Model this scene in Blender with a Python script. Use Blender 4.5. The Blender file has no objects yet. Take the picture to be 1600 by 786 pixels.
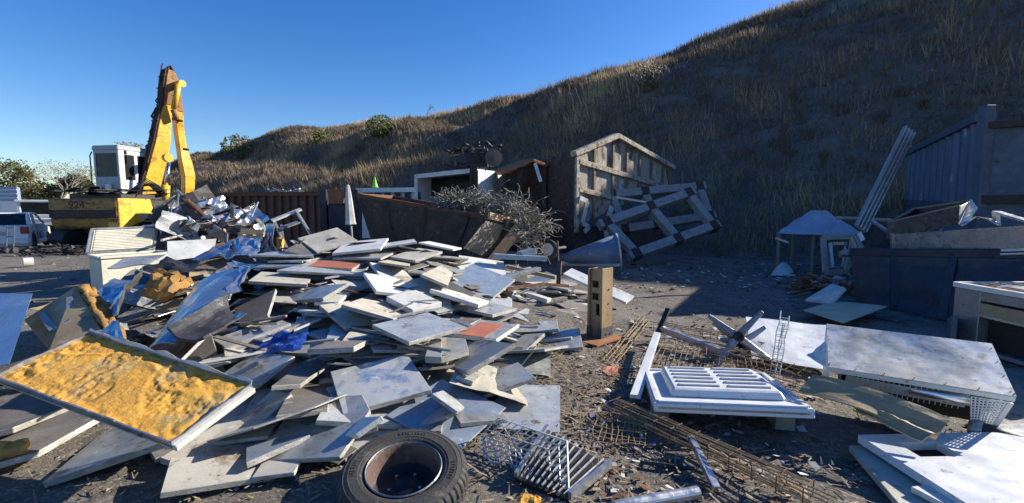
import bpy, math, random
from mathutils import Vector as V, Matrix, noise
random.seed(11)
S = bpy.context.scene
COL = S.collection
R = math.radians
# ---------------------------------------------------------------- camera, sky, sun, exposure
FPX, CX, CY, CAMH = 720.0, 800.0, 393.0, 1.5
PITCH = math.atan(65 / FPX)
cam = bpy.data.cameras.new('camera')
cam.sensor_width = 36.0
cam.lens = FPX / 1600 * 36
cam.clip_start, cam.clip_end = 0.05, 3000
camo = bpy.data.objects.new('camera', cam)
COL.objects.link(camo)
camo.location = (0, 0, CAMH)
camo.rotation_euler = (R(90) - PITCH, 0, 0)
S.camera = camo
SUN_AZ, SUN_EL = R(70), R(25.5)
W = bpy.data.worlds.new('World')
S.world = W
W.use_nodes = True
_nt = W.node_tree
_sky = _nt.nodes.new('ShaderNodeTexSky')
_sky.sky_type = 'NISHITA'
_sky.sun_disc = False
_sky.sun_elevation, _sky.sun_rotation = SUN_EL, SUN_AZ
_sky.air_density, _sky.dust_density, _sky.ozone_density = 1.0, 0.4, 3.0
_bg = _nt.nodes['Background']
_bg.inputs['Strength'].default_value = 0.092
_hs = _nt.nodes.new('ShaderNodeHueSaturation')
_hs.inputs['Saturation'].default_value, _hs.inputs['Value'].default_value = 1.36, 1.0
_hs.inputs['Hue'].default_value = 0.514
_nt.links.new(_sky.outputs[0], _hs.inputs['Color'])
_nt.links.new(_hs.outputs[0], _bg.inputs['Color'])
sun = bpy.data.lights.new('sun', 'SUN')
sun.energy, sun.angle, sun.color = 5.0, R(0.5), (1.0, 0.93, 0.80)
suno = bpy.data.objects.new('sun', sun)
COL.objects.link(suno)
suno.location = (40, 15, 30)
SDIR = V((math.sin(SUN_AZ) * math.cos(SUN_EL), math.cos(SUN_AZ) * math.cos(SUN_EL), math.sin(SUN_EL)))
suno.rotation_euler = SDIR.to_track_quat('Z', 'Y').to_euler()
S.view_settings.view_transform = 'Standard'
S.view_settings.look = 'None'
S.view_settings.gamma = 1
S.view_settings.use_curve_mapping = False
S.view_settings.exposure = 0.95
# ---------------------------------------------------------------- helpers
_F = V((0, math.cos(PITCH), -math.sin(PITCH)))
_U = V((0, math.sin(PITCH), math.cos(PITCH)))
CAMP = V((0, 0, CAMH))
def ray(px, py): return V((1, 0, 0)) * ((px - CX) / FPX) - _U * ((py - CY) / FPX) + _F
def P(px, py, Y):                       # a point of the photo brought to its real distance
    r = ray(px, py)
    return CAMP + r * (Y / r.y)
def G(px, py, z=0.0):                   # the same on a level at height z
    r = ray(px, py)
    return CAMP + r * ((z - CAMH) / r.z)
WL = {}                                  # world location of every root and part
class MB:
    def __init__(s): s.v, s.f, s.m = [], [], []
    def add(s, vs, fs, m=0):
        b = len(s.v)
        s.v += [V(x) for x in vs]
        for f in fs:
            s.f.append([b + i for i in f]); s.m.append(m)
        return s
    def hexa(s, c, m=0, mt=None):
        fs = [(3, 2, 1, 0), (4, 5, 6, 7), (0, 1, 5, 4), (1, 2, 6, 5), (2, 3, 7, 6), (3, 0, 4, 7)]
        b = len(s.v); s.v += [V(x) for x in c]
        for i, f in enumerate(fs):
            s.f.append([b + k for k in f]); s.m.append(mt if (mt is not None and i == 1) else m)
        return s
    def slab(s, c4, t, m=0, mt=None):    # c4 is the upper face; thickness goes down from it
        c4 = [V(x) for x in c4]
        n = (c4[2] - c4[0]).cross(c4[3] - c4[1]).normalized()
        if n.z < 0 or (abs(n.z) < .02 and n.y > 0):
            c4 = c4[::-1]; n = -n
        return s.hexa([x - n * t for x in c4] + c4, m, mt)
    def ngon_slab(s, pts, t, m=0, mt=None):
        pts = [V(p) for p in pts]; k = len(pts)
        n = (pts[1] - pts[0]).cross(pts[-1] - pts[0]).normalized()
        if n.z < 0: pts = pts[::-1]; n = -n
        b = len(s.v); s.v += pts + [p - n * t for p in pts]
        s.f.append([b + i for i in range(k)]); s.m.append(m if mt is None else mt)
        s.f.append([b + k + i for i in range(k)][::-1]); s.m.append(m)
        for i in range(k):
            j = (i + 1) % k; s.f.append([b + i, b + k + i, b + k + j, b + j]); s.m.append(m)
        return s
    def box(s, c, sz, yaw=0, m=0, M=None):
        M = M or Matrix.Rotation(yaw, 3, 'Z')
        c = V(c); h = [x / 2 for x in sz]
        k = [(-1, -1), (1, -1), (1, 1), (-1, 1)]
        return s.hexa([c + M @ V((a * h[0], b * h[1], z * h[2])) for z in (-1, 1) for a, b in k], m)
    def beam(s, p, q, w, h=None, up=(0, 0, 1), m=0):
        p, q = V(p), V(q); h = h or w
        d = (q - p).normalized(); u = V(up)
        if abs(d.dot(u)) > .98: u = V((0, 1, 0)) if abs(d.y) < .9 else V((1, 0, 0))
        r = d.cross(u).normalized(); u = r.cross(d)
        k = [(-1, -1), (1, -1), (1, 1), (-1, 1)]
        return s.hexa([e + r * (a * w / 2) + u * (b * h / 2) for e in (p, q) for a, b in k], m)
    def tube(s, pts, r, n=6, m=0, closed=False):
        pts = [V(p) for p in pts]; N = len(pts); rings = []
        rr = r if isinstance(r, (list, tuple)) else [r] * N
        prev = None; b = len(s.v)
        for i, p in enumerate(pts):
            a = pts[i - 1] if (i or closed) else p
            c = pts[(i + 1) % N] if (i < N - 1 or closed) else p
            d = (c - a)
            d = d.normalized() if d.length > 1e-9 else V((0, 0, 1))
            if prev is None:
                prev = d.orthogonal().normalized()
            u = prev - d * prev.dot(d)
            u = u.normalized() if u.length > 1e-6 else d.orthogonal().normalized()
            prev = u; w = d.cross(u)
            for k in range(n):
                t = 2 * math.pi * k / n
                s.v.append(p + (u * math.cos(t) + w * math.sin(t)) * rr[i])
        for i in range(N if closed else N - 1):
            j = (i + 1) % N
            for k in range(n):
                l = (k + 1) % n
                s.f.append([b + i * n + k, b + i * n + l, b + j * n + l, b + j * n + k]); s.m.append(m)
        if not closed:
            s.f.append([b + k for k in range(n)][::-1]); s.m.append(m)
            s.f.append([b + (N - 1) * n + k for k in range(n)]); s.m.append(m)
        return s
    def cyl(s, p, q, r0, r1=None, n=16, m=0):
        return s.tube([p, q], [r0, r0 if r1 is None else r1], n, m)
    def lathe(s, c, axis, prof, n=32, m=0, closed=False, fn=None):
        c, ax = V(c), V(axis).normalized()
        u = ax.orthogonal().normalized(); w = ax.cross(u)
        b = len(s.v); K = len(prof)
        for i in range(n):
            t = 2 * math.pi * i / n
            for k, (r, h) in enumerate(prof):
                if fn: r = fn(i, k, r)
                s.v.append(c + ax * h + (u * math.cos(t) + w * math.sin(t)) * r)
        for i in range(n):
            j = (i + 1) % n
            for k in range(K if closed else K - 1):
                l = (k + 1) % K
                s.f.append([b + i * K + k, b + j * K + k, b + j * K + l, b + i * K + l]); s.m.append(m)
        return s
    def sheet(s, c4, nx, ny, fn=None, m=0):
        a, b_, c, d = [V(x) for x in c4]
        n = (c - a).cross(d - b_).normalized()
        if n.z < 0: n = -n
        b = len(s.v)
        for j in range(ny + 1):
            for i in range(nx + 1):
                u, v = i / nx, j / ny
                p = (a * (1 - u) + b_ * u) * (1 - v) + (d * (1 - u) + c * u) * v
                if fn: p = p + fn(u, v, n)
                s.v.append(p)
        for j in range(ny):
            for i in range(nx):
                k = b + j * (nx + 1) + i
                s.f.append([k, k + 1, k + nx + 2, k + nx + 1]); s.m.append(m)
        return s
    def rock(s, c, r, m=0, flat=1.0):
        c = V(c); q = random.random
        vs = [V((1, 0, 0)), V((-1, 0, 0)), V((0, 1, 0)), V((0, -1, 0)), V((0, 0, 1)), V((0, 0, -1))]
        M = Matrix.Rotation(q() * 6.3, 3, 'Z') @ Matrix.Rotation(q() * .8, 3, 'X')
        vs = [c + M @ V((v.x * r * (.6 + .8 * q()), v.y * r * (.5 + .8 * q()), v.z * r * flat * (.5 + .7 * q()))) for v in vs]
        return s.add(vs, [(0, 2, 4), (2, 1, 4), (1, 3, 4), (3, 0, 4), (2, 0, 5), (1, 2, 5), (3, 1, 5), (0, 3, 5)], m)
    def build(s, name, mats, parent=None, smooth=False, bevel=0, solid=0, base=None):
        if parent is not None: o0 = WL[parent]
        elif base is not None: o0 = V(base)
        else:
            n = len(s.v)
            o0 = V((sum(p.x for p in s.v) / n, sum(p.y for p in s.v) / n, min(p.z for p in s.v)))
        me = bpy.data.meshes.new(name)
        me.from_pydata([p - o0 for p in s.v], [], s.f)
        for x in (mats if isinstance(mats, (list, tuple)) else [mats]): me.materials.append(M[x] if isinstance(x, str) else x)
        me.polygons.foreach_set('material_index', s.m)
        if smooth: me.polygons.foreach_set('use_smooth', [True] * len(s.f))
        me.update()
        o = bpy.data.objects.new(name, me)
        COL.objects.link(o)
        if parent is not None: o.parent = parent
        else: o.location = o0
        WL[o] = o0
        if solid:
            q = o.modifiers.new('solid', 'SOLIDIFY'); q.thickness = solid; q.offset = 0
        if bevel:
            q = o.modifiers.new('bevel', 'BEVEL'); q.width = bevel; q.segments = 1; q.limit_method = 'ANGLE'; q.angle_limit = .6
        return o
def tag(o, label=None, cat=None, group=None, kind=None):
    if cat and not kind: kind = 'thing'
    for k, v in (('label', label), ('category', cat), ('group', group), ('kind', kind)):
        if v: o[k] = v
    return o
def thing(name, label, cat, loc, group=None):
    o = bpy.data.objects.new(name, None)
    o.empty_display_size = .2
    COL.objects.link(o)
    o.location = V(loc); WL[o] = V(loc)
    return tag(o, label, cat, group)
def nz(x, y, z=0.0): return noise.noise(V((x, y, z)))
def crumple(amp, sc, seed, bend=0.0):
    def fn(u, v, n):
        a = noise.noise(V((u * sc, v * sc, seed))) + .5 * abs(noise.noise(V((u * sc * 2.3, v * sc * 2.3, seed + 9))))
        return n * (a * amp + bend * (u - .5) ** 2) + V((nz(v * 5, seed), nz(u * 5, seed + 3), 0)) * amp * .5
    return fn
def lerp4(c4, u, v): return (c4[0] * (1 - u) + c4[1] * u) * (1 - v) + (c4[3] * (1 - u) + c4[2] * u) * v
# ---------------------------------------------------------------- materials (all node based)
M = {}
def surf(name, c1, c2=None, sc=3.0, rough=.6, metal=0.0, bump=.15, bsc=45.0, stains=(), rnd=0.0, rvar=.2, stretch=(1, 1, 1), spec=.5, dent=0.0):
    m = bpy.data.materials.new(name); m.use_nodes = True
    N, Lk = m.node_tree.nodes, m.node_tree.links
    bs = N['Principled BSDF']
    tc = N.new('ShaderNodeTexCoord'); oi = N.new('ShaderNodeObjectInfo')
    mu = N.new('ShaderNodeVectorMath'); mu.operation = 'SCALE'; mu.inputs[0].default_value = (37, 53, 71)
    Lk.new(oi.outputs['Random'], mu.inputs['Scale'])
    ad = N.new('ShaderNodeVectorMath'); ad.operation = 'ADD'
    Lk.new(tc.outputs['Object'], ad.inputs[0]); Lk.new(mu.outputs[0], ad.inputs[1])
    mp = N.new('ShaderNodeMapping'); mp.inputs['Scale'].default_value = stretch
    Lk.new(ad.outputs[0], mp.inputs['Vector'])
    def nse(scale, det=5, rg=.6):
        n = N.new('ShaderNodeTexNoise'); n.inputs['Scale'].default_value = scale
        n.inputs['Detail'].default_value = det; n.inputs['Roughness'].default_value = rg
        Lk.new(mp.outputs[0], n.inputs['Vector']); return n
    def mix(fac, a, b, mode='MIX'):
        x = N.new('ShaderNodeMix'); x.data_type = 'RGBA'; x.blend_type = mode
        for s_, val in ((x.inputs[0], fac), (x.inputs[6], a), (x.inputs[7], b)):
            if hasattr(val, 'is_output'): Lk.new(val, s_)
            elif isinstance(val, (int, float)): s_.default_value = val
            else: s_.default_value = (*val, 1)
        return x.outputs[2]
    def ramp(src, lo, hi):
        r = N.new('ShaderNodeMapRange'); r.clamp = True
        r.inputs[1].default_value, r.inputs[2].default_value = lo, hi
        Lk.new(src, r.inputs[0]); return r.outputs[0]
    c2 = c2 or tuple(x * .75 for x in c1)
    base = nse(sc)
    col = mix(ramp(base.outputs[0], .35, .65), c1, c2)
    for (sc_, amt, ssc) in stains:      # amt: share of the surface covered, 0..1
        t = .655 - .33 * amt
        col = mix(ramp(nse(ssc, 8, .7).outputs[0], t, t + .08), col, sc_)
    fine = nse(bsc * 1.7, 3)
    col = mix(.35, col, mix(ramp(fine.outputs[0], .3, .7), (.72, .72, .72), (1.18, 1.18, 1.18)), 'MULTIPLY')
    if rnd:
        k = N.new('ShaderNodeMapRange'); k.inputs[3].default_value, k.inputs[4].default_value = 1 - rnd, 1 + rnd
        Lk.new(oi.outputs['Random'], k.inputs[0])
        cb = N.new('ShaderNodeCombineXYZ')
        for i in range(3): Lk.new(k.outputs[0], cb.inputs[i])
        col = mix(1.0, col, cb.outputs[0], 'MULTIPLY')
    Lk.new(col, bs.inputs['Base Color'])
    rr = N.new('ShaderNodeMapRange'); rr.inputs[3].default_value, rr.inputs[4].default_value = max(.05, rough - rvar), min(1, rough + rvar)
    rr.inputs[1].default_value, rr.inputs[2].default_value = .3, .7
    Lk.new(nse(sc * 3).outputs[0], rr.inputs[0]); Lk.new(rr.outputs[0], bs.inputs['Roughness'])
    bs.inputs['Metallic'].default_value = metal
    bs.inputs['Specular IOR Level'].default_value = spec
    if bump:
        b = N.new('ShaderNodeBump'); b.inputs['Strength'].default_value = bump; b.inputs['Distance'].default_value = .02
        Lk.new(nse(bsc, 6).outputs[0], b.inputs['Height'])
        if dent:
            d_ = N.new('ShaderNodeBump'); d_.inputs['Strength'].default_value = dent; d_.inputs['Distance'].default_value = .12
            Lk.new(nse(2.6, 2, .4).outputs[0], d_.inputs['Height']); Lk.new(d_.outputs[0], b.inputs['Normal'])
        Lk.new(b.outputs[0], bs.inputs['Normal'])
    M[name] = m
    return m
BR, DK, WT = (.10, .065, .035), (.05, .045, .04), (.62, .62, .6)
surf('galv', (.50, .51, .49), (.36, .375, .375), 4, .38, .4, .06, 60, [((.30, .27, .21), .2, 3.2), (BR, .14, 10), (WT, .2, 22), ((.20, .195, .18), .28, 6)], .22, dent=.18)
surf('beige', (.49, .455, .375), (.38, .345, .285), 4, .65, 0, .06, 60, [(BR, .16, 9), ((.22, .2, .17), .25, 5), ((.6, .57, .5), .15, 12)], .14, dent=.1)
surf('pale', (.68, .67, .62), (.55, .54, .50), 3, .5, .05, .05, 60, [((.3, .27, .22), .16, 8), ((.42, .41, .36), .3, 4), (BR, .08, 18)], .1, dent=.15)
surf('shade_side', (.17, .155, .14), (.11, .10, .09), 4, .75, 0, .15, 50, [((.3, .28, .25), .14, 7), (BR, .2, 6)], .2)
surf('bluish', (.33, .39, .46), (.24, .29, .36), 3, .4, .35, .04, 60, [((.55, .56, .55), .14, 9), (BR, .08, 8)], .15)
surf('speckled', (.27, .34, .43), (.22, .28, .36), 5, .5, .2, .05, 70, [((.52, .53, .52), .16, 34), ((.14, .15, .17), .12, 20)], 0)
surf('smeared', (.50, .51, .49), (.42, .44, .45), 4, .4, .2, .05, 60, [((.17, .25, .40), .46, 1.9), ((.66, .66, .63), .10, 8), (BR, .05, 18)], 0)
surf('stained', (.43, .41, .36), (.34, .32, .27), 3, .7, .05, .08, 60, [((.16, .11, .07), .28, 4), (DK, .12, 14), ((.55, .54, .5), .1, 8)], .1)
surf('yellowish', (.52, .48, .31), (.42, .38, .25), 4, .7, 0, .08, 60, [(BR, .12, 10)])
surf('layered_edge', (.40, .39, .36), (.24, .22, .19), 9, .75, 0, .3, 70, [(DK, .22, 30), ((.62, .61, .57), .2, 12)], .15, stretch=(1, 1, 3))
surf('bright_edge', (.66, .65, .61), (.5, .49, .45), 9, .7, 0, .2, 70, [(DK, .12, 25)], .1)
surf('terracotta', (.40, .13, .075), (.32, .10, .06), 5, .8, 0, .1, 80, [((.5, .3, .22), .08, 20)])
surf('brown_red', (.15, .06, .045), (.11, .045, .035), 5, .55, 0, .05, 80, [((.3, .2, .16), .08, 18)])
surf('foil', (.66, .68, .70), (.55, .58, .62), 3, .26, .9, .05, 25, [((.35, .36, .38), .08, 6)], 0, .1)
surf('foil_blue', (.56, .58, .61), (.42, .46, .51), 2, .25, .85, .04, 25, [((.66, .68, .70), .16, 3), ((.22, .23, .25), .14, 5)], 0, .1)
surf('blue_plastic', (.015, .07, .36), (.01, .05, .27), 3, .4, 0, .1, 20, [((.1, .12, .2), .15, 8)])
surf('foam', (.68, .36, .05), (.58, .28, .035), 5, .9, 0, .5, 24, [((.52, .27, .045), .5, 3.1), ((.40, .27, .10), .4, 2.0), ((.24, .20, .15), .22, 4), ((.74, .44, .10), .22, 16), ((.25, .11, .02), .10, 18)])
surf('foam_old', (.34, .18, .04), (.22, .12, .03), 5, .9, 0, .6, 24, [((.5, .3, .08), .2, 9), ((.14, .1, .06), .25, 5)])
surf('khaki', (.37, .275, .15), (.27, .20, .11), 3, .65, 0, .12, 40, [((.13, .125, .12), .22, 3), ((.45, .43, .38), .12, 8)])
surf('dark_metal', (.055, .055, .06), (.035, .033, .033), 5, .55, .5, .2, 40, [((.14, .12, .1), .15, 12)], .3)
surf('grey_metal', (.33, .34, .35), (.24, .245, .25), 5, .42, .6, .08, 50, [((.16, .13, .1), .16, 9), ((.5, .5, .5), .12, 12)], .25)
surf('white_paint', (.68, .69, .68), (.57, .58, .575), 2.2, .42, 0, .03, 60, [((.44, .43, .40), .22, 3.2), ((.30, .26, .20), .12, 11), ((.20, .14, .09), .07, 24)], .06, dent=.22)
surf('white_dirty', (.66, .67, .66), (.54, .55, .55), 3, .5, 0, .05, 60, [((.36, .36, .335), .55, 1.3), ((.28, .27, .24), .35, 9), ((.14, .13, .11), .16, 26)], dent=.25)
surf('aluminium', (.50, .51, .53), (.42, .43, .45), 6, .35, .8, .04, 60, [((.3, .29, .28), .14, 8)], .1)
surf('black', (.015, .015, .016), (.01, .01, .01), 5, .6, 0, .1, 40)
surf('rubber', (.045, .043, .04), (.032, .03, .028), 6, .8, 0, .25, 60, [((.12, .11, .095), .22, 9)])
surf('rust', (.17, .075, .035), (.10, .045, .025), 6, .85, .1, .3, 45, [((.27, .13, .06), .2, 9), (DK, .18, 7)])
surf('rust_orange', (.36, .15, .055), (.25, .10, .04), 6, .85, 0, .25, 50, [((.16, .07, .035), .2, 10)])
surf('rust_dark', (.06, .042, .035), (.04, .03, .027), 3, .8, .1, .25, 30, [((.12, .09, .075), .14, 9), ((.02, .017, .016), .2, 4)])
surf('skip_rust', (.080, .052, .042), (.05, .034, .028), 2.5, .8, .1, .25, 30, [((.17, .14, .125), .2, 5), ((.025, .02, .017), .25, 3)])
surf('rust_wall', (.15, .095, .075), (.10, .065, .055), 3, .8, .1, .25, 30, [((.24, .21, .2), .18, 6), ((.05, .035, .03), .25, 5)])
surf('old_paint', (.41, .365, .30), (.27, .235, .19), 5, .8, 0, .35, 35, [((.14, .085, .055), .42, 5), ((.62, .59, .53), .25, 9), ((.05, .035, .03), .2, 12)], stretch=(1, 1, .35))
surf('rib_brown', (.24, .18, .125), (.15, .11, .08), 8, .8, 0, .3, 40, [((.10, .065, .045), .3, 7)])
surf('cream', (.60, .575, .48), (.50, .475, .39), 3, .5, 0, .04, 50, [((.34, .32, .25), .2, 4), (BR, .06, 15)], dent=.1)
surf('old_trim', (.50, .44, .35), (.33, .28, .21), 8, .8, 0, .3, 40, [((.13, .085, .055), .42, 7)])
surf('frame_grey', (.32, .32, .31), (.24, .235, .225), 7, .75, 0, .12, 40, [((.10, .075, .06), .2, 9), (DK, .16, 16)])
surf('joint_brown', (.075, .04, .032), (.05, .03, .025), 9, .8, .1, .25, 50, [((.16, .12, .1), .14, 15)])
surf('navy', (.022, .026, .048), (.016, .019, .034), 2, .5, .1, .12, 25, [((.06, .055, .055), .14, 5), ((.012, .012, .016), .2, 3)])
surf('blue_steel', (.10, .125, .17), (.07, .09, .125), 3, .6, .2, .15, 30, [((.22, .23, .25), .14, 5), ((.09, .06, .045), .2, 5)])
surf('blue_wall', (.115, .155, .225), (.08, .11, .16), 3, .65, .1, .15, 30, [((.3, .33, .38), .2, 4), ((.12, .085, .07), .16, 7)], stretch=(1, 1, .3))
surf('hopper_blue', (.19, .24, .33), (.14, .18, .26), 3, .55, .15, .15, 30, [((.33, .36, .4), .25, 4), ((.12, .09, .07), .14, 7)], dent=.3)
surf('tarp', (.30, .36, .48), (.23, .29, .41), 3, .6, 0, .2, 12, [((.40, .44, .5), .15, 6)])
surf('wood', (.30, .235, .16), (.20, .15, .10), 6, .85, 0, .3, 40, [(DK, .16, 9)], .1, stretch=(1, 1, 4))
surf('wood_grey', (.27, .245, .205), (.17, .15, .125), 5, .85, 0, .35, 30, [(DK, .2, 8), ((.4, .37, .3), .14, 10)], stretch=(1, 1, .4))
surf('pallet_wood', (.50, .36, .20), (.40, .28, .15), 8, .8, 0, .15, 40)
surf('post_tan', (.33, .225, .12), (.24, .16, .085), 5, .65, .1, .12, 50, [((.12, .065, .035), .25, 6), ((.36, .27, .16), .14, 12)], stretch=(1, 1, .4))
surf('post_grey', (.10, .10, .10), (.075, .072, .07), 7, .6, .3, .15, 50, [((.17, .10, .05), .16, 8)])
surf('rebar', (.38, .28, .15), (.26, .17, .08), 14, .7, .2, .2, 60, [((.46, .40, .28), .2, 20)], .15)
surf('wire', (.62, .62, .60), (.5, .5, .48), 12, .4, .1, .05, 60, [((.25, .18, .12), .12, 16)])
surf('straw_wire', (.34, .315, .26), (.19, .17, .135), 9, .8, 0, .1, 40, [((.5, .47, .38), .2, 7)], .2)
surf('yellow_paint', (.74, .45, .035), (.64, .37, .03), 2, .45, 0, .06, 30, [((.40, .19, .035), .36, 2.2), ((.12, .07, .04), .2, 7), ((.25, .11, .04), .2, 12)])
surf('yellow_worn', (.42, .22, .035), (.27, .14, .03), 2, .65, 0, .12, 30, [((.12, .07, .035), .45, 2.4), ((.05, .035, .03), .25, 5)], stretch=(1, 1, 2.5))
surf('rust_boom', (.33, .17, .06), (.22, .11, .045), 4, .75, 0, .2, 30, [((.09, .05, .03), .3, 5), ((.5, .3, .05), .16, 4)])
surf('cab_white', (.72, .72, .70), (.64, .64, .62), 3, .4, 0, .03, 40, [((.4, .38, .34), .12, 5)])
surf('grey_and_cab_shade', (.40, .41, .43), (.34, .35, .37), 3, .5, 0, .03, 40, [((.2, .19, .18), .16, 5)])  # also the white cab's shaded rear, with the shade put into this grey
surf('glass', (.015, .022, .022), (.01, .015, .015), 3, .25, 0, 0, 40, [((.05, .06, .06), .2, 3)], 0, .05, spec=.25)
surf('chrome', (.7, .7, .72), (.6, .6, .62), 3, .2, 1, 0, 40)
surf('car_white', (.70, .71, .71), (.62, .63, .63), 2, .35, 0, .02, 40, [((.4, .38, .34), .12, 5)])
surf('lamp_red', (.30, .03, .02), None, 3, .3)
surf('green_cloth', (.22, .52, .07), (.18, .44, .05), 5, .7)
surf('umbrella_cloth', (.60, .585, .55), (.45, .43, .40), 6, .8, 0, .15, 30)
surf('stone', (.28, .265, .24), (.19, .175, .155), 9, .9, 0, .3, 50, [((.42, .4, .37), .2, 14)])
surf('chip', (.34, .26, .155), (.2, .145, .08), 14, .9, 0, .2, 60)
surf('scrap_pale', (.62, .61, .57), (.42, .41, .38), 12, .7, 0, .1, 60)
surf('bark', (.13, .10, .075), (.09, .07, .05), 8, .9, 0, .5, 30)
surf('bark_pale', (.27, .23, .20), (.2, .17, .15), 8, .9, 0, .3, 30)
surf('leaf_olive', (.12, .115, .035), (.075, .08, .025), 1.3, .7, 0, 0, 40, [((.19, .15, .05), .2, 2)])
surf('leaf_green', (.13, .15, .03), (.085, .105, .022), 1.3, .7, 0, 0, 40, [((.24, .2, .05), .2, 2)])
surf('leaf_dark', (.045, .055, .022), (.03, .038, .016), 1.3, .7, 0, 0, 40, [((.09, .085, .03), .2, 2)])
surf('leaf_dry', (.33, .25, .13), (.22, .165, .09), 2, .8, 0, 0, 40)
# ---------------------------------------------------------------- ground, hill, grass
def sst(a, b, x):
    t = min(1, max(0, (x - a) / (b - a))); return t * t * (3 - 2 * t)
def interp(x, xs, ys):
    if x <= xs[0]: return ys[0]
    for i in range(1, len(xs)):
        if x <= xs[i]:
            t = (x - xs[i - 1]) / (xs[i] - xs[i - 1]); return ys[i - 1] * (1 - t) + ys[i] * t
    return ys[-1]
def mound(x, y):
    a = .60 * math.exp(-((x + 2.2) / 2.3) ** 2 - ((y - 6.1) / 1.5) ** 2) + .12 * math.exp(-((x + 1.6) / 1.6) ** 2 - ((y - 4.0) / .9) ** 2)
    a += .50 * math.exp(-((x + 7.4) / 2.2) ** 2 - ((y - 11.5) / 1.6) ** 2)
    a += .22 * math.exp(-((x + 3.6) / 1.2) ** 2 - ((y - 4.4) / 1.0) ** 2)
    return a
def gz(x, y):
    d = math.hypot(x, y)
    return mound(x, y) + (.022 * nz(x * .6, y * .6) + .014 * nz(x * 2.2, y * 2.2, 4) + .010 * nz(x * 7, y * 7, 8)) * (1 if d < 40 else .3) - .01
gm = bpy.data.materials.new('dirt'); gm.use_nodes = True
def ground_material(m):
    N, Lk = m.node_tree.nodes, m.node_tree.links
    bs = N['Principled BSDF']; tc = N.new('ShaderNodeTexCoord')
    def nse(s, d=6, r=.65):
        n = N.new('ShaderNodeTexNoise'); n.inputs['Scale'].default_value = s; n.inputs['Detail'].default_value = d; n.inputs['Roughness'].default_value = r
        Lk.new(tc.outputs['Object'], n.inputs['Vector']); return n.outputs[0]
    def rng(src, lo, hi):
        r = N.new('ShaderNodeMapRange'); r.inputs[1].default_value, r.inputs[2].default_value = lo, hi; Lk.new(src, r.inputs[0]); return r.outputs[0]
    def mix(f, a, b):
        x = N.new('ShaderNodeMix'); x.data_type = 'RGBA'; Lk.new(f, x.inputs[0])
        for s_, v in ((x.inputs[6], a), (x.inputs[7], b)):
            if hasattr(v, 'is_output'): Lk.new(v, s_)
            else: s_.default_value = (*v, 1)
        return x.outputs[2]
    c = mix(rng(nse(.45), .38, .62), (.17, .148, .122), (.105, .088, .07))
    c = mix(rng(nse(2.2, 8, .75), .5, .6), c, (.062, .05, .04))
    c = mix(rng(nse(9, 8, .75), .57, .66), c, (.25, .225, .19))
    c = mix(rng(nse(38, 4, .7), .56, .66), c, (.34, .32, .29))
    c = mix(rng(nse(30, 4, .7), .36, .28), c, (.035, .028, .022))
    Lk.new(c, bs.inputs['Base Color']); bs.inputs['Roughness'].default_value = .95
    vo = N.new('ShaderNodeTexVoronoi'); vo.inputs['Scale'].default_value = 42; Lk.new(tc.outputs['Object'], vo.inputs['Vector'])
    b1 = N.new('ShaderNodeBump'); b1.inputs['Strength'].default_value = .18; b1.inputs['Distance'].default_value = .03; Lk.new(vo.outputs[0], b1.inputs['Height'])
    b2 = N.new('ShaderNodeBump'); b2.inputs['Strength'].default_value = .8; b2.inputs['Distance'].default_value = .03; Lk.new(nse(16, 9, .75), b2.inputs['Height'])
    Lk.new(b1.outputs[0], b2.inputs['Normal']); Lk.new(b2.outputs[0], bs.inputs['Normal'])
ground_material(gm); M['dirt'] = gm
def axis(lo, hi, step, far):
    a = []; x = lo; s = step
    while x > -far:
        s *= 1.18; x -= s; a.append(x)
    a = a[::-1]; x = lo
    while x < hi: a.append(x); x += step
    s = step
    while x < far:
        a.append(x); s *= 1.18; x += s
    return a + [far]
xs, ys = axis(-6, 6.5, .085, 1500), axis(1.6, 10, .085, 1500)
gb = MB(); nxs = len(xs)
gb.v = [V((x, y, gz(x, y))) for y in ys for x in xs]
for j in range(len(ys) - 1):
    for i in range(nxs - 1):
        k = j * nxs + i; gb.f.append([k, k + 1, k + nxs + 1, k + nxs]); gb.m.append(0)
go = gb.build('ground', 'dirt', smooth=True, base=(0, 0, 0)); go['kind'] = 'structure'
# hill: u runs along its foot (to the right +), s runs uphill
GX, GY = .64, .768
def hill_us(u, s):
    c = interp(u, [-170, -110, -90, -60, -35, -24, -6, 5, 40], [19, 13.5, 11.5, 8.0, 8.0, 10.5, 15.2, 15.8, 17])
    g = c + s
    return GX * g + GY * u, GY * g - GX * u
def hill_h(u, s):
    H = interp(u, [-170, -140, -112, -95, -65, -41, -30, -19, -13, -8.5, -3.5, 5, 15, 60], [0, 4, 15.0, 17.2, 16.8, 15.4, 15.0, 16.2, 17.7, 19.0, 20.1, 21.6, 22, 26])
    k = interp(u, [-110, -90, -60, -30, -18, -8, 10], [.66, .58, .46, .40, .54, .655, .68])
    z = s * k
    if u < -12:
        w = sst(-12, -24, u)
        z += w * (1.0 * math.sin(s * .45 + .05 * u + 1.4 * nz(u * .05, 3)))
    z += (1.5 * nz(u * .07, s * .09, 2) + .6 * nz(u * .23, s * .23, 5)) * sst(0, 5, s) + .16 * nz(u * 1.1, s * 1.1, 7)
    hs = 3.5
    top = H + .9 * nz(u * .12, 4.4) + .5 * nz(u * .4, 1.1)
    d = (top - z) / hs
    z = z if d > 1 else top - hs * (math.exp(d - 1)) if d > -4 else top
    z = min(z, top)
    return max(-.6, z * sst(-1, 2.0, s) - .05)
us = [-165 + i * 1.5 for i in range(54)] + [-84 + i * .8 for i in range(70)] + [-28 + i * .42 for i in range(170)]
ss = [-1 + i * .42 for i in range(80)] + [32.6 + i * 1.6 for i in range(30)]
hb = MB()
for s_ in ss:
    for u in us:
        x, y = hill_us(u, s_); hb.v.append(V((x, y, hill_h(u, s_))))
nu = len(us)
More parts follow.
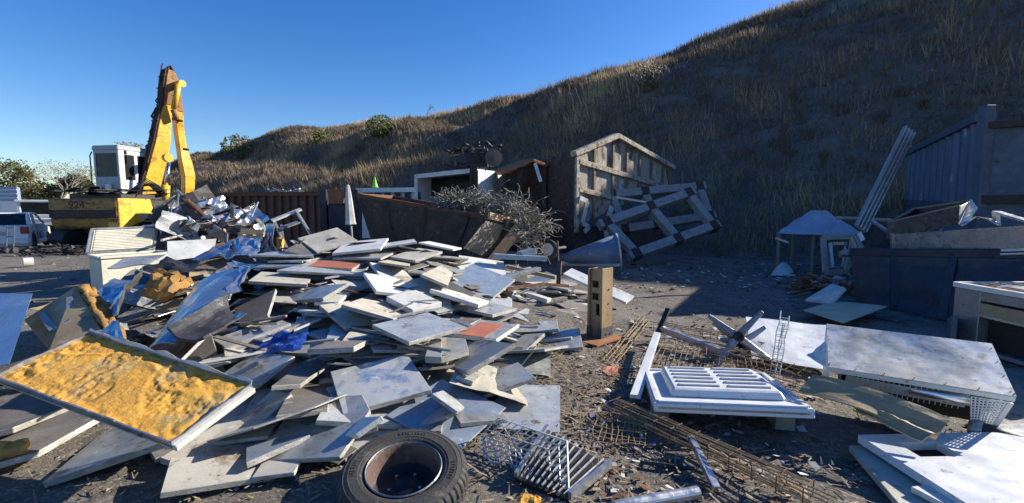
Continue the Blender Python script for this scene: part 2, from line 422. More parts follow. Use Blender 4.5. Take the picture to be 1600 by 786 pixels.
for j in range(len(ss) - 1):
    for i in range(nu - 1):
        k = j * nu + i; hb.f.append([k, k + 1, k + nu + 1, k + nu]); hb.m.append(0)
surf('hill_soil', (.165, .13, .10), (.10, .08, .064), .35, .95, 0, .8, 6, [((.15, .12, .085), .3, .5), ((.22, .18, .125), .16, 1.7), ((.06, .047, .037), .25, .9), ((.27, .215, .15), .22, 5), ((.05, .04, .03), .22, 7)])
ho = hb.build('hill', 'hill_soil', smooth=True, base=(0, 0, 0)); ho['kind'] = 'structure'
def grass_material():
    m = bpy.data.materials.new('dry_blades'); m.use_nodes = True
    N, Lk = m.node_tree.nodes, m.node_tree.links; bs = N['Principled BSDF']
    at = N.new('ShaderNodeAttribute'); at.attribute_name = 'tint'
    cr = N.new('ShaderNodeValToRGB'); e = cr.color_ramp.elements
    e[0].color = (.06, .046, .035, 1); e[1].color = (.60, .46, .26, 1)
    x = cr.color_ramp.elements.new(.45); x.color = (.20, .15, .105, 1)
    x = cr.color_ramp.elements.new(.72); x.color = (.37, .285, .175, 1)
    Lk.new(at.outputs['Fac'], cr.inputs[0]); Lk.new(cr.outputs[0], bs.inputs['Base Color'])
    bs.inputs['Roughness'].default_value = .8
    tr = N.new('ShaderNodeBsdfTranslucent'); mx = N.new('ShaderNodeMixShader'); mx.inputs[0].default_value = .3
    Lk.new(cr.outputs[0], tr.inputs[0]); Lk.new(bs.outputs[0], mx.inputs[1]); Lk.new(tr.outputs[0], mx.inputs[2])
    Lk.new(mx.outputs[0], N['Material Output'].inputs[0]); M['dry_blades'] = m
grass_material()
def grass_mesh(name, roots, seed, kind='stuff'):
    rd = random.Random(seed); vs = []; tint = []
    for (p, h, n, sp, t) in roots:
        for k in range(n):
            a = rd.random() * 6.283; r = sp * math.sqrt(rd.random()) * .5
            b = V((p.x + r * math.cos(a), p.y + r * math.sin(a), p.z - .06))
            hh = h * (.55 + .6 * rd.random()); ln = hh * (.15 + .55 * rd.random())
            w = (.006 + .0007 * p.length) * (.6 + .8 * rd.random())
            sx, sy = math.cos(a + 1.57 + rd.uniform(-1, 1)) * w, math.sin(a + 1.57) * w
            top = V((b.x + ln * math.cos(a), b.y + ln * math.sin(a), b.z + hh))
            vs += [b.x - sx, b.y - sy, b.z, b.x + sx, b.y + sy, b.z, top.x, top.y, top.z]
            tt = min(1, max(0, t + rd.uniform(-.16, .16))); tint += [tt, tt, tt]
    me = bpy.data.meshes.new(name); n = len(vs) // 3
    me.vertices.add(n); me.vertices.foreach_set('co', vs)
    me.loops.add(n); me.loops.foreach_set('vertex_index', list(range(n)))
    me.polygons.add(n // 3); me.polygons.foreach_set('loop_start', list(range(0, n, 3)))
    at = me.attributes.new('tint', 'FLOAT', 'POINT'); at.data.foreach_set('value', tint)
    me.materials.append(M['dry_blades']); me.update(calc_edges=True)
    o = bpy.data.objects.new(name, me); COL.objects.link(o); o['kind'] = kind
    return o
roots = []
rg = random.Random(5)
while len(roots) < 62000:
    u = rg.uniform(-125, 22); s_ = rg.uniform(.6, 34)
    if rg.random() > interp(u, [-125, -60, -20, 22], [.35, .55, 1, 1]): continue
    z = hill_h(u, s_); x, y = hill_us(u, s_)
    if y < 3 or abs(x / y) > 1.25: continue
    cl = nz(u * .16, s_ * .16, 12) + .6 * nz(u * .5, s_ * .5, 2)
    if u < -12: cl += .35 * math.cos(s_ * .45 + .05 * u + 1.4 * nz(u * .05, 3) + .6)
    if rg.random() > .62 + .7 * cl: continue
    h = (.16 + .5 * rg.random() ** 1.6) * (1 + .7 * max(0, cl))
    roots.append((V((x, y, z)), h, 6, .75, .44 + .55 * cl + rg.uniform(-.12, .12)))
for k in range(900):                     # taller pale stalk clumps
    u = rg.uniform(-80, 20); s_ = rg.uniform(1, 30)
    if nz(u * .13, s_ * .2, 31) < .1: continue
    z = hill_h(u, s_); x, y = hill_us(u, s_)
    if y > 3 and abs(x / y) < 1.25: roots.append((V((x, y, z)), rg.uniform(.5, 1.0), 10, .4, rg.uniform(.55, .8)))
g1 = grass_mesh('dry_grass', roots, 3)
# ---------------------------------------------------------------- trees and bushes
def leaf_cloud(mb, c, rad, n, size, rd, m=0, shell=.35):
    for _ in range(n):
        while 1:
            d = V((rd.uniform(-1, 1), rd.uniform(-1, 1), rd.uniform(-1, 1)))
            if shell < d.length < 1: break
        if nz(d.x * 2.2 + c.x, d.y * 2.2 + c.y, d.z * 2.2) < -.12: continue
        p = c + V((d.x * rad[0], d.y * rad[1], d.z * rad[2]))
        a = V((rd.uniform(-1, 1), rd.uniform(-1, 1), rd.uniform(-1, 1))).normalized(); b = a.orthogonal().normalized()
        s_ = size * rd.uniform(.5, 1.4)
        mb.add([p - a * s_, p + b * s_ * .5, p + a * s_, p - b * s_ * .5], [(0, 1, 2, 3)], m)
def limbs(mb, p, d, ln, r, depth, rd, tips):
    q = p + d * ln; mid = p + d * ln * .5 + V((rd.uniform(-1, 1), rd.uniform(-1, 1), 0)) * ln * .08
    mb.tube([p, mid, q], [r, r * .82, r * .62], 5)
    if depth == 0: tips.append(q); return
    for _ in range(rd.choice((2, 3, 3))):
        e = (d + V((rd.uniform(-1, 1), rd.uniform(-1, 1), rd.uniform(-.5, .6))) * .85).normalized()
        limbs(mb, q, e, ln * rd.uniform(.72, .98), r * .55, depth - 1, rd, tips)
def tree(name, label, p, h, leaf, bark, seed, nleaf=40, size=.12, depth=4, group=None, cat='tree', rcl=.55):
    rd = random.Random(seed); p = V(p)
    t = thing(name, label, cat, p, group)
    mb = MB(); tips = []
    limbs(mb, p - V((0, 0, .2)), V((rd.uniform(-.1, .1), 0, 1)), h * .17, h * .022, depth, rd, tips)
    mb.build('trunk', bark, t)
    if nleaf:
        lb = MB()
        for q in tips: leaf_cloud(lb, q, (h * .1 * rcl * 2, h * .1 * rcl * 2, h * .08 * rcl * 2), nleaf, size, rd, 0, 0)
        lb.build('crown', leaf, t)
    return t
tree('autumn_tree', 'olive brown tree over the blue truck at the picture edge', P(14, 335, 46), 6.6, 'leaf_olive', 'bark', 3, 26, .15, 5)
tree('autumn_tree', 'brownish green thin tree beside the olive brown one', P(50, 335, 52), 4.6, 'leaf_olive', 'bark', 9, 14, .15, 5)
tree('bare_tree', 'pale greyish bare branched tree behind the white van', P(97, 335, 44), 7.4, 'leaf_dry', 'bark_pale', 5, 16, .06, 5)
tree('evergreen_tree', 'dark green tree just behind the excavator cab', P(134, 335, 50), 6.0, 'leaf_dark', 'bark', 7, 30, .18, 5)
tree('bare_tree', 'small leafless tree seen between excavator cab and boom', P(216, 262, 44), 3.6, 'leaf_dry', 'bark_pale', 8, 5, .08, 5)
tree('autumn_tree', 'low tree showing above the white van roof', P(72, 335, 60), 4.6, 'leaf_olive', 'bark', 19, 20, .18, 5)
def on_hill(px, py):                     # first point of the hill along a ray
    for k in range(40):
        q = _on_hill(px, py + 2 * k)
        if q: return q
def _on_hill(px, py):
    r = ray(px, py); best = None
    for i in range(60, 1200):
        d = i * .1; q = CAMP + r * (d / r.y)
        g = GX * q.x + GY * q.y; u = GY * q.x - GX * q.y
        c = interp(u, [-170, -110, -90, -60, -35, -24, -6, 5, 40], [19, 13.5, 11.5, 8.0, 8.0, 10.5, 15.2, 15.8, 17])
        if g > c and hill_h(u, g - c) > q.z: return q
    return None
def bush(name, label, px, py, w, h, leaf, seed, n=900, size=.07, group=None):
    q = on_hill(px, py + h * .35); rd = random.Random(seed); k = q.y / FPX
    t = thing(name, label, 'bush', q, group)
    st = MB(); rw, rh = w * k / 2, h * k / 2
    for _ in range(26):
        a = rd.random() * 6.28; e = q + V((math.cos(a) * rw * rd.random(), math.sin(a) * rw * rd.random(), rh * 2 * rd.uniform(.6, 1)))
        st.tube([q + V((0, 0, -.1)), (q + e) / 2 + V((0, 0, rh * .2)), e], [.03, .02, .008], 4)
    st.build('stem', 'bark', t)
    lb = MB(); leaf_cloud(lb, q + V((0, 0, rh * 1.05)), (rw, rw, rh), n, size * k * 22, rd, 0, .15)
    lb.build('crown', leaf, t)
bush('yellow_bush', 'yellow green bush on the ridge above the blue container', 596, 205, 46, 36, 'leaf_green', 3, 1500, .1)
bush('olive_bush', 'round olive bush on the lower ridge next to the excavator arm', 376, 238, 52, 40, 'leaf_olive', 4, 1200, .09)
bush('dry_bush', 'bushy straw coloured shrub on the skyline of the tall hillside', 1014, 128, 62, 46, 'leaf_dry', 5, 1500, .07)
bush('small_bush', 'small green bush low on the ridge between olive and yellow bushes', 502, 216, 26, 20, 'leaf_green', 6, 600, .09)
rb = random.Random(91)
for k in range(16):
    bush('dry_shrub', 'leafless dry shrub on the shaded hillside', rb.uniform(1060, 1520), rb.uniform(135, 255), rb.uniform(22, 50), rb.uniform(16, 34), 'leaf_dry', 40 + k, 170, .03, 'leafless shrubs on the shaded hillside')
tq = on_hill(668, 168)
tree('sapling', 'thin leafless sapling alone on the skyline of the ridge', tq, 34 * tq.y / FPX, 'leaf_dry', 'bark_pale', 21, 0, .1, 5)
# ---------------------------------------------------------------- the panel heap
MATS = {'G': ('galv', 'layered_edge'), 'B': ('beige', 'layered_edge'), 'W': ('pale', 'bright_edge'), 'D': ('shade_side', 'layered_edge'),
        'L': ('bluish', 'layered_edge'), 'N': ('speckled', 'layered_edge'), 'S': ('stained', 'layered_edge'), 'T': ('smeared', 'layered_edge'),
        'Y': ('yellowish', 'layered_edge'), 'R': ('galv', 'bright_edge'), 'K': ('beige', 'layered_edge'), 'K2': ('brown_red', 'bright_edge')}
HG = 'panels thrown on the heap'
lab = {}
def panel(key, th, mk, c4, label, group=HG):
    c4 = [V(c) for c in c4]
    n = (c4[2] - c4[0]).cross(c4[3] - c4[1]).normalized()
    if n.z < 0: n = -n
    o = MB().slab(c4, th * .85, 1, 0).build('floor_panel', MATS[mk], bevel=.003)
    tag(o, label, 'panel', group)
    if mk in ('R', 'K'):
        a, b = ((.25, .0), (.76, .82)) if mk == 'R' else ((.16, .02), (.995, .96))
        q = [lerp4(c4, a[0], a[1]), lerp4(c4, b[0], a[1]), lerp4(c4, b[0], b[1]), lerp4(c4, a[0], b[1])]
        MB().slab([x + n * .004 for x in q], .0035).build('covering', 'terracotta', o)
    return o
PD = [
('B',0.040,'beige floor panel with dark scratches crowning the heap beside the closed umbrella',[(-2.686,6.312,0.922),(-2.262,6.723,1.063),(-2.697,7.114,1.233),(-3.122,6.703,1.092)]),
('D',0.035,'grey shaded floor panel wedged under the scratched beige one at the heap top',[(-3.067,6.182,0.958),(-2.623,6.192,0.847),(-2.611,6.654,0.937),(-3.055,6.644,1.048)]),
('W',0.040,'white floor panel on the heap crest in front of the furled umbrella',[(-2.375,6.050,0.931),(-1.756,6.128,0.988),(-1.869,6.956,1.078),(-2.488,6.878,1.021)]),
('G',0.035,'thin grey floor panel directly below the white one on the heap crest',[(-2.367,6.038,0.867),(-1.701,5.934,0.876),(-1.623,6.435,0.923),(-2.290,6.539,0.914)]),
('K',0.040,'floor panel with a wide terracotta covering near the top of the heap',[(-2.654,5.703,0.806),(-1.981,5.655,0.770),(-1.947,6.087,0.828),(-2.621,6.135,0.863)]),
('G',0.035,'long grey panel with a flaking edge just under the wide terracotta one',[(-2.724,5.289,0.807),(-1.804,5.526,0.721),(-1.913,6.105,0.752),(-2.651,5.781,0.816)]),
('L',0.030,'topmost narrow silver panel of the flat stack beside the twisted metal strip',[(-3.272,5.790,0.937),(-2.624,6.064,0.893),(-2.981,6.808,0.885),(-3.395,6.581,0.915)]),
('L',0.030,'silver panel in the middle of the flat stack beside the twisted metal strip',[(-3.127,5.860,0.848),(-2.673,5.834,0.851),(-2.661,6.290,0.844),(-3.163,6.223,0.842)]),
('L',0.030,'lowest bluish panel of the flat stack beside the twisted metal strip',[(-3.150,5.555,0.807),(-2.636,5.632,0.814),(-2.714,6.161,0.809),(-3.229,6.085,0.802)]),
('B',0.040,'half shaded beige panel below the flat stack of silver panels',[(-2.794,4.833,0.752),(-2.252,5.016,0.685),(-2.477,5.685,0.694),(-3.019,5.502,0.761)]),
('G',0.045,'broad grey panel sloping towards the long blue foil sheet with a bright end',[(-2.589,4.912,0.505),(-1.879,4.504,0.630),(-1.729,4.797,0.733),(-2.439,5.204,0.608)]),
('W',0.040,'pair of pale panel ends poking out beside the broad sloping grey panel',[(-1.972,4.522,0.584),(-1.732,4.545,0.585),(-1.788,5.149,0.613),(-2.028,5.126,0.612)]),
('W',0.035,'upper of two bright white panels overlapping in the heap centre',[(-1.518,5.270,0.738),(-1.182,5.504,0.652),(-1.424,5.896,0.772),(-1.761,5.661,0.858)]),
('W',0.045,'lower of two bright white panels overlapping in the heap centre',[(-1.413,4.741,0.662),(-1.050,4.983,0.566),(-1.331,5.455,0.692),(-1.694,5.214,0.788)]),
('W',0.070,'thick white appliance panel with a rounded end under the two bright white ones',[(-0.973,4.443,0.526),(-0.731,4.744,0.541),(-1.055,5.001,0.626),(-1.297,4.699,0.611)]),
('B',0.040,'clean pale panel lying across another with a narrow shadow gap',[(-1.549,4.130,0.644),(-1.077,4.122,0.511),(-1.083,4.774,0.452),(-1.555,4.781,0.584)]),
('B',0.040,'pale beige panel underneath the clean pale one with the shadow gap',[(-1.492,4.067,0.442),(-1.290,4.310,0.435),(-1.657,4.619,0.582),(-1.859,4.377,0.588)]),
('G',0.040,'large level galvanised panel with streaky grey face in the middle of the heap',[(-1.214,3.920,0.510),(-0.812,3.550,0.464),(-0.411,3.984,0.477),(-0.812,4.354,0.522)]),
('D',0.050,'upturned dark panel with rusty rim below the large level galvanised panel',[(-1.525,3.353,0.468),(-1.186,3.377,0.479),(-1.241,4.203,0.346),(-1.580,4.178,0.335)]),
('G',0.040,'square pale panel beside the deep blue plastic sheet',[(-2.301,3.470,0.196),(-1.860,3.248,0.230),(-1.718,3.549,0.353),(-2.159,3.771,0.319)]),
('T',0.040,'big square tile with a blue grey smeared face above the car tyre',[(-1.083,2.846,0.199),(-0.562,3.116,0.253),(-0.858,3.670,0.333),(-1.378,3.400,0.279)]),
('G',0.040,'grey panel directly under the blue smeared square tile',[(-1.188,2.692,0.232),(-0.626,2.889,0.100),(-0.693,3.257,0.073),(-1.325,3.314,0.190)]),
('G',0.030,'folded grey panel with an upturned edge just above the tyre',[(-0.608,2.852,0.121),(-0.358,2.915,0.185),(-0.479,3.445,0.133),(-0.728,3.382,0.069)]),
('G',0.030,'short grey panel tucked beside the folded one above the tyre',[(-0.346,2.843,0.217),(-0.313,3.341,0.049),(-0.484,3.386,0.150),(-0.516,2.889,0.318)]),
('W',0.040,'pale panel with a small hole whose corner is hidden by the tyre',[(-1.271,2.853,0.030),(-0.909,2.568,0.204),(-0.778,2.641,0.281),(-1.270,3.084,0.049)]),
('L',0.040,'bluish panel lying between the square smeared tile and the holed pale panel',[(-1.459,2.833,0.055),(-1.169,2.692,0.111),(-0.836,2.758,0.159),(-1.413,3.111,0.044)]),
('S',0.045,'long dirty panel with brown stains sloping down to the bare ground',[(-0.736,4.127,0.131),(-0.335,3.291,0.319),(0.011,3.491,0.470),(-0.391,4.327,0.282)]),
('S',0.040,'stained narrow panel beside the long dirty one with brown stains',[(-0.306,4.125,0.076),(-0.056,3.892,0.122),(0.325,4.494,0.282),(0.130,4.602,0.239)]),
('R',0.045,'floor panel with a small square orange red patch on its pale face',[(-0.619,4.212,0.359),(-0.140,4.038,0.347),(0.075,4.633,0.338),(-0.404,4.806,0.350)]),
('G',0.060,'thick short panel end below the orange red patch',[(-0.546,3.488,0.362),(-0.353,3.652,0.373),(-0.419,4.048,0.350),(-0.657,4.211,0.322)]),
('G',0.060,'left half of the split thick panel below the orange red patch',[(-0.671,3.463,0.375),(-0.537,3.430,0.381),(-0.636,4.075,0.366),(-0.722,3.978,0.365)]),
('G',0.015,'flat pale sheet at the heap edge facing the rusty steel post',[(-0.050,4.999,0.153),(0.513,4.958,0.178),(0.572,5.783,0.125),(0.212,5.771,0.111)]),
('S',0.035,'low grey panel on the ground next to the base plate of the post',[(0.155,4.742,0.126),(0.632,4.791,0.153),(0.792,5.427,0.081),(0.480,5.649,0.030)]),
('G',0.035,'smooth grey sheet with a bright glint low on the heap slope',[(-0.327,3.271,0.102),(0.180,3.435,0.222),(0.051,3.849,0.201),(-0.456,3.685,0.081)]),
('G',0.040,'small dark edged panel under the long dirty panels',[(-0.414,3.326,0.274),(-0.286,3.276,0.249),(-0.209,3.744,0.153),(-0.348,3.756,0.187)]),
('W',0.030,'white board lying flat just behind the rusty steel post',[(0.627,6.742,0.073),(1.100,6.440,0.054),(1.251,7.343,0.030),(0.824,7.221,0.054)]),
('G',0.040,'small slab lying flat on the ground beside the rusty steel post',[(0.459,6.002,0.116),(0.852,5.925,0.107),(0.948,6.423,0.049),(0.555,6.500,0.058)]),
('N',0.045,'big blue grey square panel tilted towards the viewer on the far heap',[(-0.881,6.235,0.556),(-0.244,5.963,0.360),(0.046,6.534,0.511),(-0.591,6.806,0.707)]),
('W',0.020,'white sheet with two dark slots behind the tilted blue grey square',[(-0.846,7.212,0.579),(-0.094,7.321,0.456),(-0.143,7.848,0.619),(-0.896,7.739,0.742)]),
('B',0.040,'cream panel beside the tilted blue grey square',[(-1.006,5.057,0.795),(-0.719,5.125,0.654),(-0.787,6.112,0.665),(-0.967,6.285,0.747)]),
('W',0.050,'bright slab running under the tilted blue grey square',[(-0.904,5.027,0.628),(-0.359,4.902,0.482),(-0.268,5.286,0.447),(-0.900,5.340,0.619)]),
('G',0.040,'grey panel on the slope below the tilted blue grey square',[(-0.629,5.079,0.421),(-0.207,4.854,0.382),(0.064,5.367,0.344),(-0.357,5.592,0.382)]),
('L',0.035,'pale bluish panel with a blue stripe resting against the rusty flat bar',[(0.096,8.553,0.137),(0.441,8.271,0.135),(0.895,8.628,0.248),(0.684,9.051,0.288)]),
('B',0.040,'brownish beige panel on the crest in front of the rusty skip',[(-1.627,6.104,0.882),(-1.248,5.913,0.849),(-0.975,6.444,0.920),(-1.354,6.634,0.954)]),
('W',0.030,'small white panel on the crest nearest the rusty skip',[(-1.794,6.310,0.991),(-1.335,6.438,1.055),(-1.477,6.939,1.065),(-1.935,6.810,1.001)]),
('Y',0.030,'yellowish rounded board between the terracotta panel and the cream one',[(-1.609,5.483,0.882),(-1.224,5.468,0.830),(-1.453,6.581,0.777),(-1.674,6.481,0.815)]),
('W',0.030,'narrow white panel end on the crest towards the leaning timber board',[(-1.363,6.718,1.031),(-0.847,6.653,0.931),(-0.786,7.169,0.911),(-1.302,7.234,1.011)]),
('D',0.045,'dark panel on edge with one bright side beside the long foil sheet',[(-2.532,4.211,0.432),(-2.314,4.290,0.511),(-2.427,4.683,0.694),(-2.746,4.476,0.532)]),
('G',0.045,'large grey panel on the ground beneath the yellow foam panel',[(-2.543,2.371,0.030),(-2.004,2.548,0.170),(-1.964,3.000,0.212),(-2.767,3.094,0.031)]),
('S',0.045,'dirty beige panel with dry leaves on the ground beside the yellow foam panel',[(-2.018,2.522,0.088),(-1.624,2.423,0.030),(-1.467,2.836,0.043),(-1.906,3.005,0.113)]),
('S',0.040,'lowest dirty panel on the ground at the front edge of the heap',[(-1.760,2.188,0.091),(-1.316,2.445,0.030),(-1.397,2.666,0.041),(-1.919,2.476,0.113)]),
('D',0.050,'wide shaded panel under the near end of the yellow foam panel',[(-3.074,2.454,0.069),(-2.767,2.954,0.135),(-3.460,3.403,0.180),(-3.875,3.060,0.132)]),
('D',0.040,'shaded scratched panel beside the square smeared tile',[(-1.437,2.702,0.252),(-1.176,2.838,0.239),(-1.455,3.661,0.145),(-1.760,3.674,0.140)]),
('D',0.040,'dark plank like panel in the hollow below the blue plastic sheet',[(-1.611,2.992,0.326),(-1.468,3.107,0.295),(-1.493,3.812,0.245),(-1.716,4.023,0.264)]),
('L',0.040,'glossy bluish panel over the lowest dirty panel',[(-1.465,2.422,0.113),(-1.222,2.678,0.146),(-1.363,2.950,0.101),(-1.743,2.899,0.030)]),
('D',0.040,'small dark panel whose end slips under the tyre',[(-1.120,2.538,0.078),(-1.009,2.553,0.030),(-0.918,2.633,0.083),(-0.996,2.628,0.125)]),
('S',0.040,'weathered panel leaning on the rim of the yellow foam panel',[(-1.897,2.881,0.039),(-1.657,2.758,0.081),(-1.526,3.083,0.236),(-1.724,3.207,0.209)]),
('K2',0.030,'brown red laminate panel standing tilted behind the yellow foam panel',[(-3.106,3.770,0.303),(-2.483,3.316,0.365),(-2.365,3.522,0.556),(-3.012,3.923,0.448)]),
('W',0.050,'long white plank passing behind the rusty steel post',[(0.820,7.349,0.482),(1.688,6.721,0.136),(1.854,6.914,0.199),(0.986,7.543,0.546)]),
('G',0.050,'long stacked strip with layered edges in front of the broad sloping panel',[(-2.505,3.885,0.346),(-2.423,3.804,0.337),(-2.056,4.202,0.452),(-2.186,4.296,0.460)]),
('G',0.050,'second layered strip above the deep blue plastic sheet',[(-2.169,4.138,0.397),(-2.093,4.081,0.400),(-1.805,4.410,0.502),(-1.906,4.503,0.500)]),
]
for mk, th, label, c4 in PD: panel(None, th, mk, c4, label)
# the panels half buried between and beneath those
def heap_depth(px, py):
    D = interp(py, [365, 400, 437, 510, 600, 660, 740, 790], [6.9, 6.2, 5.2, 3.95, 3.25, 2.9, 2.5, 2.25])
    g = CAMH * FPX / (max(py, 372) - 328) * .97
    t = sst(660, 930, px)
    return D * (1 - t) + g * t
rf = random.Random(21)
HEAP = [(400, 392), (470, 372), (560, 372), (650, 380), (735, 398), (820, 412), (880, 432), (905, 470), (890, 520), (835, 575), (770, 630), (700, 655), (560, 690), (470, 725), (330, 700), (330, 600), (360, 500), (385, 430)]
def inside(x, y, pl):
    c = False
    for i in range(len(pl)):
        (x0, y0), (x1, y1) = pl[i - 1], pl[i]
        if (y0 > y) != (y1 > y) and x < (x1 - x0) * (y - y0) / (y1 - y0) + x0: c = not c
    return c
fill = []
nf = 0
while nf < 262:
    px, py = rf.uniform(320, 920), 372 + 345 * rf.random() ** 1.5
    if not inside(px, py, HEAP) or (px < 500 and py > 560 and rf.random() < .75) or (nf >= 190 and py > 515): continue
    q = P(px, py, heap_depth(px, py) * 1.015) - V((0, 0, rf.uniform(.09, .26) if nf < 190 else rf.uniform(.03, .12)))
    if q.z < .06: q.z = .06 + rf.random() * .05
    if any((q - f).length < (.17 if nf < 175 else .11) for f in fill): continue
    fill.append(q); nf += 1
    yaw = rf.uniform(0, 6.28)
    e = .3
    sl = V((mound(q.x + e, q.y) - mound(q.x - e, q.y), mound(q.x, q.y + e) - mound(q.x, q.y - e), 0)) / (2 * e)
    n = V((-sl.x * .8 + rf.gauss(0, .13), -sl.y * .6 + rf.gauss(0, .13), 1)).normalized()
    u = V((math.cos(yaw), math.sin(yaw), 0)); u = (u - n * u.dot(n)).normalized(); w = n.cross(u)
    a, b = (rf.uniform(.05, .2), rf.uniform(.15, .36)) if nf > 190 else (.29, .29) if rf.random() < .5 else (rf.uniform(.06, .28), rf.uniform(.2, .40))
    c4 = [q - u * a - w * b, q + u * a - w * b, q + u * a + w * b, q - u * a + w * b]
    lo = min(c.z for c in c4)
    if lo < .05: c4 = [c + V((0, 0, .05 - lo)) for c in c4]
    mk = rf.choice('GGGGBBWDDLSSSS')
    th_ = rf.choice((.010, .016, .024, .03)) if nf < 190 else rf.choice((.006, .012, .018)); sh = rf.random()
    if sh < .35:                         # a corner broken off
        f1, f2 = rf.uniform(.25, .8), rf.uniform(.25, .8)
        poly = [c4[0], c4[1], c4[2], c4[2].lerp(c4[3], f1), c4[0].lerp(c4[3], 1 - f2 * .6)]
        mb = MB().ngon_slab(poly, th_, 1, 0)
    elif sh < .5 and th_ < .02:          # a bent thin sheet
        mb = MB().sheet(c4, 8, 6, crumple(.03, 1.5, nf * 1.7, rf.uniform(-.35, .35)))
        mb.m = [0] * len(mb.m); mb.v = mb.v + [p - n * th_ for p in mb.v]; k_ = len(mb.v) // 2; mb.f += [[i + k_ for i in f][::-1] for f in mb.f]; mb.m += [1] * (len(mb.f) - len(mb.m))
    else: mb = MB().slab(c4, th_, 1, 0)
    o = mb.build('floor_panel', MATS[mk], bevel=.003)
    tag(o, 'weathered panel half buried among the others inside the big heap', 'panel', 'half buried panels inside the heap')
for k in range(46):                      # narrow strips and profiles stuck between the panels
    while 1:
        px, py = rf.uniform(330, 900), rf.uniform(378, 570)
        if inside(px, py, HEAP): break
    q = P(px, py, heap_depth(px, py) * 1.0) - V((0, 0, rf.uniform(.0, .08))); q.z = max(q.z, .06)
    a = rf.gauss(.1, .7); d = V((math.cos(a), math.sin(a), rf.gauss(0, .12))) * rf.uniform(.14, .38)
    if q.z - abs(d.z) < .03: d.z = 0
    o = MB().beam(q - d, q + d, rf.uniform(.015, .05), rf.uniform(.008, .02)).build('metal_strip', rf.choice(['aluminium', 'grey_metal', 'shade_side', 'pale', 'rust', 'wood_grey', 'galv']))
    tag(o, 'narrow strip wedged between the panels of the big heap', 'strip', 'strips wedged in the big heap')
# ---------------------------------------------------------------- sheets, foam panel and foil on the near heap
def sheet_thing(name, label, cat, c4, mat, nx=10, ny=10, amp=.03, sc=2.0, seed=1.0, th=.004, bend=0.0, group=None):
    o = MB().sheet(c4, nx, ny, crumple(amp, sc, seed, bend)).build(name, mat, solid=th)
    return tag(o, label, cat, group)
# yellow foam panel: shallow metal tray with foam inside
f4 = [V(c) for c in ((-1.73, 2.24, .32), (-1.57, 2.69, .45), (-2.88, 3.08, .66), (-3.04, 2.63, .52))]
fn_ = (f4[2] - f4[0]).cross(f4[3] - f4[1]).normalized()
if fn_.z < 0: fn_ = -fn_
t = thing('foam_slab', 'torn open insulation panel filled with yellow orange foam', 'panel', sum(f4, V()) / 4 - V((0, 0, .1)))
mb = MB(); mb.slab([c - fn_ * .03 for c in f4], .012)
mb.build('backing', 'galv', t)
mb = MB()
for i in range(4):
    a, b = f4[i], f4[(i + 1) % 4]
    K = 7; L_ = [a + (b - a) * (k / K) + fn_ * .022 * nz(k * 1.3, i * 5) + V((nz(k, i), nz(i, k), 0)) * .015 for k in range(K + 1)]
    for k in range(K): mb.beam(L_[k], L_[k + 1], .009 + .006 * abs(nz(k, i)), .026 + .016 * nz(k * 2.1, i * 3.3), fn_)
mb.build('rim', 'aluminium', t)
mb = MB()
def foam_fn(u, v, n):
    e = min(u, 1 - u, v * .5, (1 - v) * .5)
    p = sst(-.08, .12, nz(u * 2.2, v * 5.5, 3))           # 1: smooth skin left on, 0: torn down to rough foam
    rough_ = .010 * nz(u * 12, v * 36, 5) + .006 * nz(u * 30, v * 90, 8)
    ridge = .016 * max(0, 1 - abs(nz(u * 1.7 + 3, v * 3.2, 13)) * 9)
    return n * (.006 * p + rough_ * (1.15 - p) * .7 + ridge * .45 + .02 * sst(.10, .0, e) * abs(nz(u * 6, v * 14, 2)) - .012)
mb.sheet([lerp4(f4, .005, .005), lerp4(f4, .995, .005), lerp4(f4, .995, .995), lerp4(f4, .005, .995)], 60, 150, foam_fn)
mb.build('foam_filling', 'foam', t, smooth=True)
mb = MB(); mb.slab([f4[0] + (f4[0] - f4[3]).normalized() * .03 - fn_ * .012, f4[1] + (f4[1] - f4[2]).normalized() * .03 - fn_ * .012, f4[1] - fn_ * .01, f4[0] - fn_ * .01], .035); mb.build('end_edge', 'bright_edge', t, bevel=.004)
mb = MB(); mb.sheet([f4[1] + fn_ * .0, f4[2] + fn_ * .0, f4[2] + fn_ * .034, f4[1] + fn_ * .026], 30, 4, lambda u, v, n: (f4[1] - f4[0]).normalized() * (.02 * nz(u * 8, v * 2, 3) * v + .012 * v) + fn_ * .03 * v * nz(u * 11, 4)); mb.build('torn_lip', 'pale', t, solid=.002)
# foam-backed panel standing behind it
b4 = [P(76, 547, 3.45), P(162, 520, 3.6), P(118, 447, 4.15), P(37, 500, 4.0)]
t = thing('foam_box', 'stained khaki insulation panel with a grey bar and orange foam along one side', 'panel', sum(b4, V()) / 4 - V((0, 0, .3)))
bn = (b4[1] - b4[0]).cross(b4[3] - b4[0]).normalized()
if bn.z < 0: bn = -bn
MB().slab(b4, .10).build('body', 'khaki', t, bevel=.006)
mb = MB()
mb.beam(lerp4(b4, .28, .35) + bn * .015, lerp4(b4, .28, .85) + bn * .015, .05, .03, bn)
mb.beam(lerp4(b4, .28, .35) + bn * .012, lerp4(b4, .62, .40) + bn * .012, .05, .03, bn)
mb.beam(lerp4(b4, .72, .62) + bn * .012, lerp4(b4, .82, .82) + bn * .012, .04, .03, bn)
mb.build('bar', 'grey_metal', t)
mb = MB(); e0, e1 = b4[1], b4[2]
sd = (b4[1] - b4[0]).normalized()
mb.sheet([e0 + sd * .01, e1 + sd * .01, e1 + sd * .12 - bn * .12, e0 + sd * .10 - bn * .13], 24, 10, lambda u, v, n: n * .05 * nz(u * 7, v * 5, 2))
mb.build('foam_filling', 'foam_old', t, solid=.05, smooth=True)
